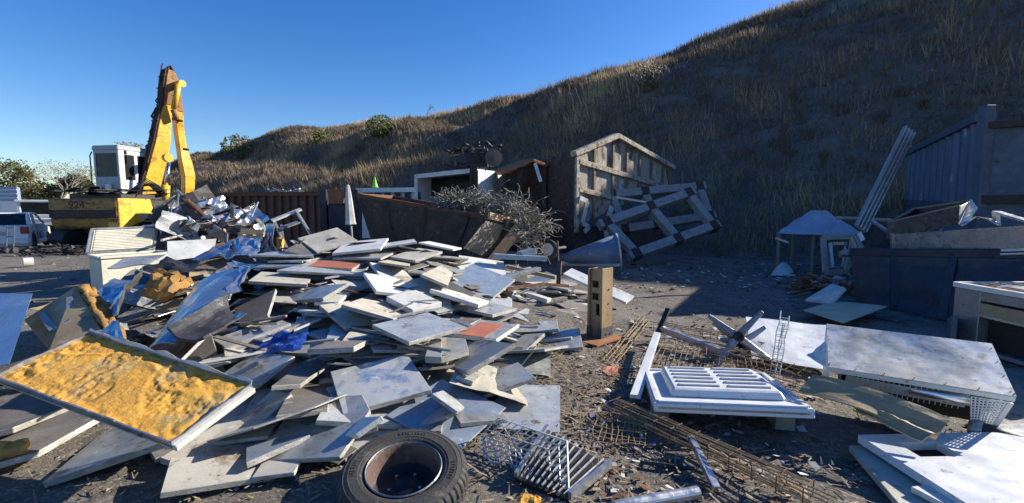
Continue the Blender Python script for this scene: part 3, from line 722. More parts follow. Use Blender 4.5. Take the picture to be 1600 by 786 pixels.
sheet_thing('metal_sheet', 'bent bright silver sheet with a folded crease beside the khaki insulation panel', 'sheet',
            [P(145, 492, 4.0), P(192, 496, 3.85), P(228, 421, 4.5), P(176, 446, 4.6)], 'foil', 8, 8, .10, 1.6, 2.2, .004, .12)
sheet_thing('metal_sheet', 'dull blue sheet tucked behind the bent bright silver one', 'sheet',
            [P(128, 474, 4.5), P(152, 486, 4.35), P(200, 440, 4.9), P(176, 437, 5.0)], 'foil_blue', 6, 6, .03, 1.6, 4.2)
sheet_thing('metal_sheet', 'long blue mirror foil sheet running up the side of the heap', 'sheet',
            [P(206, 556, 3.25), P(266, 528, 3.3), P(388, 411, 4.6), P(300, 434, 4.65)], 'foil_blue', 8, 18, .035, 1.1, 7.7, .004, -.25)
sheet_thing('metal_sheet', 'crumpled silver end flap folded off the long blue foil sheet', 'sheet',
            [P(352, 470, 4.1), P(372, 452, 4.2), P(389, 412, 4.55), P(374, 424, 4.6)], 'foil', 7, 7, .07, 2.4, 1.7)
sheet_thing('metal_sheet', 'small deep blue offcut standing behind the yellow foam panel', 'sheet',
            [P(148, 530, 3.45), P(201, 547, 3.25), P(184, 500, 3.6), P(176, 502, 3.62)], 'foil_blue', 5, 5, .02, 1.6, 3.1)
sheet_thing('metal_sheet', 'wide blue sheet leaning at the edge of the picture beside the khaki insulation panel', 'sheet',
            [P(-70, 588, 2.95), P(14, 568, 3.0), P(51, 459, 4.1), P(-70, 458, 4.2)], 'foil_blue', 8, 8, .012, 1.2, 5.3)
o = MB().sheet([P(259, 523, 3.3), P(316, 541, 3.15), P(368, 508, 3.75), P(352, 469, 4.0)], 10, 8, crumple(.03, 2, 8.2, .2)).build('metal_sheet', 'dark_metal', solid=.02)
tag(o, 'bent dark grey sheet with a torn edge between blue foil and brown red laminate', 'sheet')
o = MB().sheet([P(222, 424, 5.2), P(290, 440, 5.0), P(312, 412, 5.6), P(262, 405, 5.8)], 8, 8, crumple(.10, 2, 3.4)).build('metal_sheet', 'dark_metal', solid=.006)
tag(o, 'crumpled blackish sheet above the bent bright silver one', 'sheet')
o = MB().sheet([P(222, 456, 4.7), P(272, 470, 4.5), P(300, 440, 5.0), P(250, 430, 5.1)], 10, 10, crumple(.12, 2.4, 6.1)).build('foam_lump', 'foam_old', solid=.08)
tag(o, 'brown foam lump half hidden under the blackish sheet', 'foam')
o = MB().sheet([P(388, 556, 3.75), P(470, 548, 3.6), P(482, 519, 4.0), P(405, 526, 4.1)], 14, 10, crumple(.05, 3, 2.9)).build('plastic_sheet', 'blue_plastic', solid=.006)
tag(o, 'deep blue plastic sheet in the shaded hollow of the heap', 'sheet')
sheet_thing('metal_sheet', 'flat silver sheet lying on bare ground beyond the wire basket', 'sheet',
            [G(738, 666, .06), G(876, 675, .03), G(875, 604, .05), G(797, 600, .10)], 'galv', 6, 6, .012, 1.3, 6.6)
rf2 = random.Random(64)
NEAR = [(118, 470), (205, 425), (290, 405), (395, 405), (420, 440), (400, 500), (330, 560), (230, 575), (170, 560), (110, 520)]
k_ = 0
while k_ < 40:
    px, py = rf2.uniform(110, 420), rf2.uniform(405, 575)
    if not inside(px, py, NEAR): continue
    Y = interp(py, [400, 440, 500, 560, 600], [6.2, 5.2, 4.3, 3.6, 3.2]); q = P(px, py, Y * 1.02) - V((0, 0, rf2.uniform(.02, .12))); q.z = max(q.z, .1)
    a = V((rf2.uniform(-1, 1), rf2.uniform(-1, 1), rf2.uniform(-.25, .5))).normalized(); b_ = a.cross(V((rf2.uniform(-.5, .5), rf2.uniform(-.8, .2), 1))).normalized()
    s1, s2 = rf2.uniform(.15, .36), rf2.uniform(.08, .24); k_ += 1
    mt = rf2.choice(['foil', 'dark_metal', 'shade_side', 'galv', 'dark_metal', 'foil_blue', 'stained', 'khaki', 'grey_metal', 'shade_side'])
    o = MB().sheet([q - a * s1 - b_ * s2, q + a * s1 - b_ * s2, q + a * s1 + b_ * s2, q - a * s1 + b_ * s2], 7, 6, crumple(.06 if mt != 'shade_side' else .012, 1.8, k_ * 2.7, rf2.uniform(-.3, .3))).build('metal_sheet', mt, solid=.004 if mt != 'shade_side' else .03)
    tag(o, 'small torn sheet among the foil and foam scraps of the near heap', 'sheet', 'torn sheets among the foil scraps')
# stack of dark panels and an orange foam bit at the near edge
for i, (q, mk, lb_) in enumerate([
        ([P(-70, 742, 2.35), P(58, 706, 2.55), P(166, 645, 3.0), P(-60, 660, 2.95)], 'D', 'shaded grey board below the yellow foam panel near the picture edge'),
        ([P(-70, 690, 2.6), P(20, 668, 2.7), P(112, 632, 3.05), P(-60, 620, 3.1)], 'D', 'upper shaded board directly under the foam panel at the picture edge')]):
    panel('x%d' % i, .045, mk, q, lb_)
o = MB().sheet([P(-20, 724, 2.45), P(38, 705, 2.52), P(44, 690, 2.6), P(-20, 700, 2.55)], 10, 6, crumple(.03, 3, 1.9)).build('foam_lump', 'foam', solid=.05)
tag(o, 'orange foam strip squeezed between two shaded boards', 'foam')
# ---------------------------------------------------------------- tyre
tc_ = P(631, 729, 2.33); tax = V((.02, -.20, .98)).normalized()
t = thing('car_tyre', 'worn black car tyre lying flat on a rusty steel wheel', 'tyre', (tc_.x, tc_.y, 0))
Rt = .338
prof = [(.198, -.085), (.222, -.098), (.275, -.104), (.31, -.094), (Rt - .008, -.078), (Rt, -.055), (Rt, -.03), (Rt - .010, -.027), (Rt - .010, -.022), (Rt, -.019), (Rt + .002, .0),
        (Rt, .019), (Rt - .010, .022), (Rt - .010, .027), (Rt, .03), (Rt, .055), (Rt - .008, .078), (.316, .093), (.307, .097), (.305, .0955), (.282, .104), (.279, .1025), (.236, .103), (.234, .1005), (.220, .098), (.198, .085)]
tc0 = tc_ - tax * .10
def tread(i, k, r):
    if 3 <= k <= 17 and i % 4 == 0 and k not in (10,): return r - .009
    return r
MB().lathe(tc0, tax, prof, 200, 0, fn=tread).build('tread_body', 'rubber', t)
u_ = tax.orthogonal().normalized(); w_ = tax.cross(u_)
for a0, n_ in ((.5, 9), (2.2, 7), (3.6, 10), (5.2, 7)):
    mb = MB()
    for k in range(n_):
        a = a0 + k * .072; d = u_ * math.cos(a) + w_ * math.sin(a); e = tax.cross(d)
        for q_ in range(random.choice((1, 2))):
            c = tc0 + tax * .1045 + d * .262 + e * (.005 * q_)
            mb.beam(c - d * .010, c + d * .010, .0035, .003, tax)
        if k % 2: mb.beam(tc0 + tax * .1045 + d * .271 - e * .006, tc0 + tax * .1045 + d * .271 + e * .006, .003, .003, tax)
    mb.build('sidewall_mark', 'rubber', t)
rimp = [(.201, .093), (.195, .098), (.187, .090), (.181, .07), (.177, .05), (.172, .01), (.168, -.02)]
rm = MB().lathe(tc0, tax, rimp, 64).build('rim', 'rust_wall', t, smooth=True)
MB().lathe(tc0, tax, [(.169, -.019), (.16, -.03), (.10, -.04), (.07, -.03), (.055, -.03), (.05, -.045), (.0, -.045)], 48).build('wheel_disc', 'black', rm, smooth=True)  # disc coloured black for the shade deep inside the wheel
mb = MB(); mb.lathe(tc0, tax, [(.2015, .095), (.197, .1005), (.193, .097)], 64); mb.build('rim_flange', 'grey_metal', rm)
mb = MB()
for a in (0.3, 1.55, 2.8, 4.06, 5.3):
    c = tc0 - tax * .037 + (u_ * math.cos(a) + w_ * math.sin(a)) * .085
    mb.cyl(c, c + tax * .02, .011, .009, 6)
mb.build('wheel_nut', 'chrome', rm)
# ---------------------------------------------------------------- steel post
pc = G(940, 541); yaw = R(43)
t = thing('steel_post', 'stout rusty tan steel post with two slots standing on an orange base plate', 'post', (pc.x, pc.y, 0))
Rz = Matrix.Rotation(yaw, 3, 'Z'); fx, fy = Rz @ V((1, 0, 0)), Rz @ V((0, 1, 0))   # faces: -fy looks to the camera and right, -fx to the camera and left
pc = pc + V((0, .14, 0)); H_ = .86
mb = MB()
def pbox(x0, x1, y0, y1, z0, z1, m=0):
    mb.hexa([pc + fx * x + fy * y + V((0, 0, z)) for z in (z0, z1) for x, y in ((x0, y0), (x1, y0), (x1, y1), (x0, y1))], m)
pbox(-.10, .10, -.10, -.075, .0, H_)
pbox(-.10, .10, .075, .10, .0, H_ - .012)
zs = [0, .33, .46, .50, .575, .64, .715, H_ - .006]     # solid / slot alternating on the web
for i in range(len(zs) - 1):
    if i in (1, 3, 5):
        if i == 1: y0, y1 = -.045, .0
        else: y0, y1 = -.03, .055
        pbox(-.072, -.06, -.075, y0, zs[i], zs[i + 1]); pbox(-.072, -.06, y1, .075, zs[i], zs[i + 1])
    else: pbox(-.072, -.06, -.075, .075, zs[i], zs[i + 1])
pbox(.06, .072, -.075, .075, 0, H_ - .006)
mb.build('shaft', 'post_tan', t, bevel=.003)
mb = MB()
pbox(-.106, .106, -.106, -.1025, .0, .20); pbox(-.1055, -.1022, -.10, -.045, .0, .20); pbox(-.1055, -.1022, .045, .10, .0, .20)
mb.build('sleeve', 'post_grey', t)
mb = MB()
for z in (.12, .46, .62): 
    for x in ((-.02, .05) if z < .2 else (.02,)):
        c = pc + fx * x - fy * (.1065 if z < .2 else .1) + V((0, 0, z)); mb.cyl(c + fy * .004, c - fy * .006, .011, .011, 8)
mb.build('bolt', 'rust_dark', t)
mb = MB(); mb.box(pc + V((-.02, -.03, .02 + max(0, gz(pc.x, pc.y)))) - fx * .05, (.50, .42, .016), yaw); mb.build('base_plate', 'rust_orange', t)
# ---------------------------------------------------------------- white louvred door
d4 = [V(c) for c in ((.96, 3.01, .20), (1.93, 2.83, .235), (2.09, 3.70, .16), (1.13, 3.88, .13))]
dn = (d4[2] - d4[0]).cross(d4[3] - d4[1]).normalized()
if dn.z < 0: dn = -dn
t = thing('louvred_door', 'white metal door with a raised panel of two louvre rows lying flat', 'door', (1.5, 3.35, 0))
MB().slab(d4, .062).build('leaf', 'white_paint', t, bevel=.006)
mb = MB()
for i in range(4):
    ins = [(.03, .035), (.97, .035), (.97, .965), (.03, .965)]
    a, b = lerp4(d4, *ins[i]), lerp4(d4, *ins[(i + 1) % 4])
    mb.beam(a + dn * .006, b + dn * .006, .035, .012, dn)
mb.build('edge_frame', 'white_paint', t, bevel=.003)
def dl(u, v, h): return lerp4(d4, u, v) + dn * h
lo = [(.13, .16), (.89, .16), (.89, .92), (.13, .92)]; hi = [(.155, .20), (.865, .20), (.865, .885), (.155, .885)]
mb = MB(); mb.hexa([dl(u, v, .002) for u, v in lo] + [dl(u, v, .055) for u, v in hi])
pl = mb.build('raised_panel', 'white_paint', t, bevel=.012)
mb = MB()
for col in ((.20, .49), (.54, .83)):
    for k in range(6):
        v = .27 + k * .108
        mb.hexa([dl(col[0], v, .056), dl(col[1], v, .056), dl(col[1], v + .055, .056), dl(col[0], v + .055, .056),
                 dl(col[0] + .006, v, .069), dl(col[1] - .006, v, .069), dl(col[1] - .006, v + .03, .066), dl(col[0] + .006, v + .03, .066)])
mb.build('louvre', 'white_paint', pl, bevel=.003)
mb = MB(); mb.beam(dl(.03, .0, -.03) - V((.0, .004, 0)), dl(.97, .0, -.03) - V((0, .004, 0)), .004, .012, dn); mb.build('seal', 'grey_metal', t)
# supports under the door
for i, (a, b) in enumerate((((1.05, 3.15, .06), (1.2, 3.7, .05)), ((1.85, 3.0, .07), (1.98, 3.6, .05)))):
    o = MB().beam(a, b, .12, .11).build('timber_block', 'wood_grey'); tag(o, ('broken timber propping the louvred door by the rebar girder' if i == 0 else 'short timber propping the door corner beside the khaki sheet'), 'timber')
# ---------------------------------------------------------------- white cabinet on its back
c4 = [V(c) for c in ((2.22, 3.15, .40), (3.01, 2.66, .39), (3.29, 3.09, .585), (2.49, 3.58, .60))]
cn = (c4[2] - c4[0]).cross(c4[3] - c4[1]).normalized()
if cn.z < 0: cn = -cn
t = thing('refrigerator', 'big white fridge cabinet tipped over with its coils showing underneath', 'fridge', (2.75, 3.1, 0))
def cl_(u, v, h): return lerp4(c4, u, v) + cn * h
MB().sheet(c4, 12, 12, lambda u, v, n: n * (-.018 * math.sin(math.pi * u) * math.sin(math.pi * v))).build('back_panel', 'white_dirty', t, solid=.006)
mb = MB()
mb.hexa([cl_(0, -.002, -.042), cl_(1, -.002, -.042), cl_(1, .02, -.042), cl_(0, .02, -.042), cl_(0, -.002, -.003), cl_(1, -.002, -.003), cl_(1, .02, -.003), cl_(0, .02, -.003)])
mb.hexa([cl_(-.004, 0, -.30), cl_(.010, 0, -.30), cl_(.010, 1, -.30), cl_(-.004, 1, -.30), cl_(-.004, 0, -.004), cl_(.010, 0, -.004), cl_(.010, 1, -.004), cl_(-.004, 1, -.004)])
mb.hexa([cl_(0, .985, -.36), cl_(1, .985, -.36), cl_(1, 1.004, -.36), cl_(0, 1.004, -.36), cl_(0, .985, -.004), cl_(1, .985, -.004), cl_(1, 1.004, -.004), cl_(0, 1.004, -.004)])
mb.hexa([cl_(.99, .3, -.34), cl_(1.004, .3, -.34), cl_(1.004, 1, -.34), cl_(.99, 1, -.34), cl_(.99, .3, -.004), cl_(1.004, .3, -.004), cl_(1.004, 1, -.004), cl_(.99, 1, -.004)])
mb.build('casing', 'white_paint', t, bevel=.003)
mb = MB()
for u in (.02, .03): pass
for i in range(7): mb.cyl(cl_(.006 + i * .165, .04, .003), cl_(.006 + i * .165, .04, .008), .0035, .0035, 8)
for i in range(4): mb.cyl(cl_(.012, .08 + i * .27, .002), cl_(.012, .08 + i * .27, .006), .003, .003, 8)
for i in range(4): mb.cyl(cl_(.986, .08 + i * .27, .002), cl_(.986, .08 + i * .27, .006), .003, .003, 8)
mb.build('screw', 'dark_metal', t)
mb = MB()
for k in range(9):
    h = -.075 - k * .013
    mb.tube([cl_(.12, .06 + k * .01, h), cl_(.8, .05 + k * .01, h - .02)], .0035, 5)
for k in range(22):
    u = .13 + k * .03; mb.tube([cl_(u, .055, -.065), cl_(u + .004, .10, -.21)], .0025, 4)
mb.build('condenser_coil', 'wire', t)
MB().hexa([cl_(.1, .2, -.33), cl_(.9, .2, -.33), cl_(.9, .95, -.33), cl_(.1, .95, -.33), cl_(.1, .2, -.02), cl_(.9, .2, -.02), cl_(.9, .95, -.02), cl_(.1, .95, -.02)]).build('underside_shade', 'black', t)  # added black block standing in for shade beneath the tipped cabinet
MB().cyl(cl_(.5, .09, -.115), cl_(.80, .05, -.10), .035, .04, 16).build('insulation_roll', 'foil', t, smooth=True)
g4 = [cl_(.84, .03, -.30), cl_(.95, .05, -.30), cl_(.985, .015, -.06), cl_(.80, .015, -.06)]
mb = MB()
for k in range(10):
    mb.tube([lerp4(g4, k / 9, 0), lerp4(g4, k / 9, 1)], .0045, 4)
for k in range(12):
    mb.tube([lerp4(g4, 0, k / 11), lerp4(g4, 1, min(1, k / 11 + .1))], .0045, 4)
mb.build('grille', 'white_paint', t)
mb = MB(); mb.beam(g4[1], g4[2], .03, .012); mb.beam(g4[0], g4[1], .03, .012); mb.build('grille_frame', 'white_paint', t)
# khaki sheet and other things round the cabinet
k4 = [P(1247, 607, 3.02), P(1462, 681, 2.50), P(1486, 648, 2.58), P(1270, 580, 3.12)]
sheet_thing('metal_sheet', 'long bent khaki sheet with grey patches leaning against the tipped white cabinet', 'sheet', k4, 'khaki', 18, 8, .022, 1.4, 4.9, .012, -.16)
k5 = [P(1332, 640, 2.80), P(1440, 690, 2.48), P(1470, 672, 2.52), P(1345, 622, 2.86)]
sheet_thing('metal_sheet', 'narrow torn khaki strip below the long bent khaki sheet', 'sheet', k5, 'khaki', 14, 4, .03, 3, 1.1, .01)
sheet_thing('metal_sheet', 'clean white sheet on the ground behind the louvred door', 'sheet',
            [P(1175, 562, 4.3), P(1330, 585, 3.9), P(1310, 508, 4.9), P(1165, 497, 5.1)], 'white_paint', 8, 8, .03, 1.4, 2.5, .005)
sheet_thing('metal_sheet', 'small folded white flap touching the corner of the tipped white cabinet', 'sheet',
            [P(1260, 556, 3.45), P(1292, 574, 3.3), P(1291, 532, 3.5), P(1268, 552, 3.55)], 'white_paint', 5, 5, .03, 1.4, 3.5, .004)
o = MB().slab([G(1255, 484, .10), G(1318, 504, .12), G(1387, 478, .16), G(1305, 470, .10)], .015).build('board', 'yellowish', bevel=.003)
tag(o, 'flat pale green board with pointed corners beside the dark navy skip', 'board')
# slabs by the lower corner
t = thing('white_slab', 'white slab with a square hole cut through it', 'slab', (2.6, 2.2, 0))
zz = .125; mb = MB()
X0, X1, Y0, Y1 = 2.14, 3.15, 1.62, 2.735
hx0, hx1, hy0, hy1 = 2.29, 2.53, 2.475, 2.635
def sk(x, y): return V((x + (Y1 - y) * .02, y, zz + (x - 2.6) * .02))
for (a, b, c, d) in ((X0, hx0, Y0, Y1), (hx1, X1, Y0, Y1), (hx0, hx1, Y0, hy0), (hx0, hx1, hy1, Y1)):
    mb.slab([sk(a, c), sk(b, c), sk(b, d), sk(a, d)], .05)
mb.build('slab_body', 'white_paint', t)
mb = MB(); mb.slab([sk(hx0 - .01, hy0 - .01) - V((0, 0, .06)), sk(hx1 + .01, hy0 - .01) - V((0, 0, .06)), sk(hx1 + .01, hy1 + .01) - V((0, 0, .06)), sk(hx0 - .01, hy1 + .01) - V((0, 0, .06))], .004); mb.build('hole_shade', 'black', t)  # black sheet added below the opening as its shade
o = MB().slab([V((1.80, 1.75, .045)), V((2.5, 1.75, .045)), V((2.75, 2.74, .045)), V((2.09, 2.74, .045))], .035).build('grey_slab', 'beige', bevel=.003)
tag(o, 'dull grey slab lying under the white slab with the hole', 'slab')
o = MB().slab([G(1423, 760, .085), G(1500, 800, .085), G(1530, 790, .085), G(1445, 757, .085)], .03).build('white_slab', 'pale', bevel=.003)
tag(o, 'narrow pale slab end between the dull grey slab and the holed white one', 'slab')
t = thing('duct_pipe', 'bent grey duct with a dark open end near the holed white slab', 'duct', (P(1560, 680, 2.75).x, P(1560, 680, 2.75).y, .1))
MB().tube([P(1528, 672, 2.8), P(1560, 682, 2.76), P(1640, 712, 2.6)], [.055, .06, .07], 18).build('pipe', 'dark_metal', t, smooth=True)
MB().tube([P(1513, 668, 2.84), P(1535, 674, 2.79)], [.052, .065], 18).build('collar', 'grey_metal', t, smooth=True)
sheet_thing('metal_sheet', 'cream sheet wrapped over the bent grey duct', 'sheet', [P(1560, 672, 2.9), P(1640, 700, 2.66), P(1640, 664, 2.9), P(1550, 662, 3.0)], 'pale', 8, 6, .02, 1.5, 1.3, .006)
o = MB().slab([G(1530, 660, .03), G(1680, 680, .03), G(1640, 575, .03), G(1560, 575, .03)], .02).build('board', 'wood_grey'); tag(o, 'worn plywood sheet on the ground beyond the tipped white cabinet', 'board')
t = thing('wire_rack', 'small white wire rack lying under the end of the khaki sheet', 'rack', G(1480, 690)); mb = MB()
r4 = [G(1452, 693, .05), G(1510, 702, .04), G(1525, 680, .09), G(1470, 670, .12)]
for k in range(7): mb.tube([lerp4(r4, k / 6, 0), lerp4(r4, k / 6, 1)], .003, 4)
for k in range(5): mb.tube([lerp4(r4, 0, k / 4), lerp4(r4, 1, k / 4)], .003, 4)
mb.build('wires', 'wire', t)
# ---------------------------------------------------------------- rebar, strips, star bases
def girder(name, label, a, b, w, h, nrod, ties, mat='rebar', r=.0045, fan=0.0, seed=1):
    rd = random.Random(seed); a, b = V(a), V(b); d = (b - a); L_ = d.length; d.normalize()
    sx = d.cross(V((0, 0, 1))).normalized(); up = sx.cross(d)
    t = thing(name, label, 'rebar', (a + b) / 2 - V((0, 0, .05)))
    mb = MB()
    for k in range(nrod):
        ang = 6.283 * k / nrod; o_ = sx * (math.cos(ang) * w / 2) + up * (math.sin(ang) * h / 2)
        e0, e1 = rd.uniform(-.05, .12), rd.uniform(-.1, .06)
        pts = []
        for i in range(7):
            f = i / 6
            pts.append(a + d * (e0 + (L_ + e1 - e0) * f) + o_ * (1 + fan * (f - .5)) + V((rd.uniform(-1, 1), rd.uniform(-1, 1), rd.uniform(-.5, .5))) * .008)
        mb.tube(pts, r, 5)
    mb.build('rod', mat, t)
    if ties:
        mb = MB()
        for i in range(ties):
            c = a + d * (L_ * (i + .5) / ties); s_ = 1.05
            q = [c + sx * (x * w * .5 * s_) + up * (y * h * .5 * s_) for x, y in ((-1, -.8), (1, -.8), (1, .8), (-1, .8))]
            mb.tube(q, r * .6, 5, closed=True)
        mb.build('stirrup', 'rust' if mat == 'rebar' else mat, t)
    return t
girder('rebar_girder', 'long thin rebar girder with stirrups reaching from under the louvred door to the picture bottom', G(950, 628, .10), G(1285, 778, .09), .12, .10, 8, 11, r=.0052, seed=4)
girder('rebar_girder', 'rebar girder lying behind the white strip towards the star shaped bases', G(1018, 508, .08), G(1210, 545, .12), .16, .12, 6, 8, seed=6)
girder('rebar_girder', 'rusty rebar bundle running under the grey star shaped base', G(1120, 548, .16), G(1262, 592, .10), .22, .14, 9, 8, seed=8)
girder('rebar_bundle', 'loose bundle of thin rods leaning beside the orange base plate', G(952, 566, .05), G(1008, 498, .06), .14, .05, 7, 0, seed=9)
girder('lattice_girder', 'pale lattice girder standing upright behind the louvred door', P(1207, 606, 3.85), P(1226, 494, 4.2), .07, .05, 4, 12, 'wire', .0055, seed=12)
for i, (c4_, nx_, ny_, lb_) in enumerate((
        ([G(1000, 590, .07), G(1095, 600, .05), G(1105, 535, .12), G(1030, 530, .10)], 9, 8, 'rusty rebar mesh mat between white strip and grey square tube'),
        ([G(1085, 605, .05), G(1205, 612, .05), G(1190, 560, .14), G(1100, 555, .10)], 10, 6, 'rebar mesh mat below the grey star shaped base'),
        ([G(925, 690, .04), G(1010, 700, .04), G(1010, 655, .08), G(935, 645, .05)], 9, 7, 'dark mesh scrap on the ground at the corner of the louvred door'))):
    mb = MB(); rd = random.Random(i)
    for k in range(nx_ + 1):
        mb.tube([lerp4(c4_, k / nx_, v) + V((rd.uniform(-1, 1), rd.uniform(-1, 1), rd.uniform(0, 1.5))) * .012 for v in (0, .35, .7, 1)], .003, 4)
    for k in range(ny_ + 1):
        mb.tube([lerp4(c4_, u, k / ny_) + V((rd.uniform(-1, 1), rd.uniform(-1, 1), rd.uniform(0, 1.5))) * .012 for u in (0, .35, .7, 1)], .003, 4)
    o = mb.build('rebar_mat', 'rebar'); tag(o, lb_, 'rebar')
o = MB().slab([G(984, 616, .13), G(1001, 618, .13), G(1032, 520, .20), G(1022, 518, .20)], .03).build('metal_strip', 'white_paint', bevel=.002); tag(o, 'straight white strip lying next to the corner of the louvred door', 'strip')
o = MB().beam(P(1027, 524, 5.0), P(1044, 483, 5.25), .05, .04).build('metal_bar', 'dark_metal'); tag(o, 'short dark bar tilted upward at the end of the white strip', 'bar')
o = MB().beam(P(1034, 514, 5.05), P(1134, 552, 4.45), .075, .065).build('square_tube', 'aluminium', bevel=.006); tag(o, 'grey square tube lying across rebar towards the star shaped base', 'tube')
def star(name, label, c, ends, axis_):
    t = thing(name, label, 'chair base', c - V((0, 0, .1)))
    ax = V(axis_).normalized()
    MB().lathe(c, ax, [(.0, .02), (.026, .02), (.030, .045), (.048, .04), (.052, -.06), (.03, -.09), (0, -.09)], 20).build('hub', 'black', t)
    for q in ends:
        d = (q - c); L_ = d.length; d.normalize(); e = ax.cross(d).normalized(); n = d.cross(e)
        mb = MB(); p0, p1 = c + d * .045, q
        mb.hexa([p0 - e * .036 - n * .03, p0 + e * .036 - n * .03, p1 + e * .020 - n * .012, p1 - e * .020 - n * .012,
                 p0 - e * .030 + n * .02, p0 + e * .030 + n * .02, p1 + e * .017 + n * .012, p1 - e * .017 + n * .012])
        mb.build('arm', 'grey_metal', t, bevel=.004)
star('star_base', 'grey chair base with broad arms standing on edge over the rebar bundle', P(1153, 526, 4.35),
     [P(1191, 487, 4.45), P(1107, 493, 4.45), P(1116, 578, 4.2), P(1209, 566, 4.25), P(1150, 540, 4.75)], (-.08, -.95, .3))
star('star_base', 'second grey chair base half hidden behind the broad armed one', P(1160, 536, 4.65),
     [P(1196, 511, 4.7), P(1114, 504, 4.75), P(1125, 530, 4.8), P(1190, 560, 4.6)], (.1, -.9, .4))
mb = MB(); mb.beam(G(1079, 682, .08), G(1119, 762, .04), .045, .012); mb.beam(G(1076, 683, .095), G(1114, 763, .055), .008, .035)
o = mb.build('metal_strip', 'aluminium'); tag(o, 'short bent aluminium strip crossing the long rebar girder', 'strip')
o = MB().cyl(G(960, 793, .05), G(1090, 769, .04), .032, .032, 18).build('round_tube', 'aluminium', smooth=False); tag(o, 'round silver tube on the ground at the bottom of the picture', 'tube')
o = MB().tube([G(1000, 722, .03), G(1040, 727, .03), G(1085, 733, .025)], .012, 6).build('metal_rod', 'dark_metal'); tag(o, 'thin dark rod on the bare ground under the long rebar girder', 'rod')
# wire basket and oven grill
t = thing('wire_basket', 'bent silver wire basket lying on its side beside the tyre', 'basket', G(830, 750))
bq = [P(760, 736, 2.58), P(848, 784, 2.34), P(843, 709, 2.62), P(750, 681, 2.78)]
rq = [P(838, 756, 2.40), P(889, 773, 2.27), P(886, 690, 2.50), P(779, 653, 2.80)]
mb = MB(); N1, N2 = 10, 8
for k in range(N1 + 1):
    u = k / N1; p = [lerp4(bq, u, v) for v in (0, 1)]
    mb.tube([lerp4(rq, u, 0), p[0], p[1], lerp4(rq, u, 1)], .0048, 5)
for k in range(N2 + 1):
    v = k / N2; mb.tube([lerp4(rq, 0, v) * .5 + lerp4(bq, 0, v) * .5, lerp4(bq, 0, v), lerp4(bq, 1, v), lerp4(rq, 1, v)], .0048, 5)
for h in (.35, .7):
    mb.tube([bq[i] * (1 - h) + rq[i] * h for i in range(4)], .0048, 5, closed=True)
mb.build('wires', 'wire', t)
MB().tube(rq, .007, 6, closed=True).build('rim', 'wire', t)
t = thing('oven_grill', 'black slatted tray with silver bars beneath the wire basket', 'grill', G(880, 720))
q4 = [G(806, 742, .06), G(890, 776, .05), G(954, 724, .06), G(855, 666, .08)]
MB().slab([c - V((0, 0, .02)) for c in q4], .02).build('tray', 'black', t)
mb = MB()
for k in range(11): mb.tube([lerp4(q4, k / 10, 0), lerp4(q4, k / 10, 1)], .006, 6)
mb.build('bars', 'grey_metal', t)
mb = MB(); mb.beam(q4[1], q4[2], .02, .05); mb.beam(q4[0], q4[3], .02, .03); mb.build('side_rail', 'aluminium', t)
o = MB().sheet([G(808, 792, .03), G(845, 792, .03), G(842, 776, .05), G(815, 775, .05)], 8, 6, crumple(.02, 2, 5)).build('foam_lump', 'foam', solid=.03); tag(o, 'small yellow foam scrap under the wire basket', 'foam')
# ---------------------------------------------------------------- excavator
hd = V((.15, 1, 0)).normalized(); rt = V((hd.y, -hd.x, 0))
rear = V((-14.5, 17.0, 0))               # rear corner on the boom side
EO = rear - rt * 1.5
def ex(a, f, z): return rear + rt * a + hd * f + V((0, 0, z))   # a: along the width (0 .. -3), f: forward
t = thing('excavator', 'yellow scrap handling excavator with a white cab and folded tall boom', 'excavator', EO + hd * 2)
def exbox(mb, a0, a1, f0, f1, z0, z1, m=0):
    return mb.hexa([ex(a, f, z) for z in (z0, z1) for a, f in ((a0, f0), (a1, f0), (a1, f1), (a0, f1))], m)
mb = MB()
mb.hexa([ex(-3.05, .1, .80), ex(-.1, .1, .80), ex(-.1, .9, .80), ex(-3.05, .9, .80), ex(-3.05, 0, 1.2), ex(0, 0, 1.2), ex(0, .9, 1.2), ex(-3.05, .9, 1.2)])
mb.hexa([ex(-3.05, 0, 1.2), ex(0, 0, 1.2), ex(0, .9, 1.2), ex(-3.05, .9, 1.2), ex(-3.05, 0, 1.93), ex(0, 0, 1.93), ex(0, .9, 1.93), ex(-3.05, .9, 1.93)])
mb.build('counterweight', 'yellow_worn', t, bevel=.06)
mb = MB()
pr = [(.9, .80), (1.0, .80), (1.75, 1.02), (2.35, 1.35), (2.2, 1.93), (.9, 1.93)]
b = len(mb.v)
mb.v += [ex(0.012, f - .86, z) for f, z in pr] + [ex(-.5, f - .86, z) for f, z in pr]
n = len(pr)
for i in range(n):
    j = (i + 1) % n; mb.f.append([b + i, b + j, b + n + j, b + n + i]); mb.m.append(0)
mb.f.append([b + i for i in range(n)][::-1]); mb.m.append(0); mb.f.append([b + n + i for i in range(n)]); mb.m.append(0)
sp_ = mb.build('side_cover', 'yellow_paint', t, bevel=.02)
mb = MB(); mb.hexa([ex(.016, .85, 1.2), ex(.016, 1.15, 1.2), ex(.016, 1.15, 1.32), ex(.016, .85, 1.32), ex(.02, .85, 1.2), ex(.02, 1.15, 1.2), ex(.02, 1.15, 1.32), ex(.02, .85, 1.32)]); mb.build('sticker', 'grey_and_cab_shade', sp_)
mb = MB(); mb.hexa([ex(.016, 1.2, 1.18), ex(.016, 1.32, 1.18), ex(.016, 1.32, 1.33), ex(.016, 1.2, 1.33), ex(.022, 1.2, 1.18), ex(.022, 1.32, 1.18), ex(.022, 1.32, 1.33), ex(.022, 1.2, 1.33)]); mb.build('latch', 'dark_metal', sp_)
mb = MB(); exbox(mb, -2.9, -.1, .9, 3.4, 1.1, 1.9); exbox(mb, -2.7, -.4, .5, 2.6, 1.9, 2.12)
mb.build('engine_deck', 'dark_metal', t, bevel=.03)
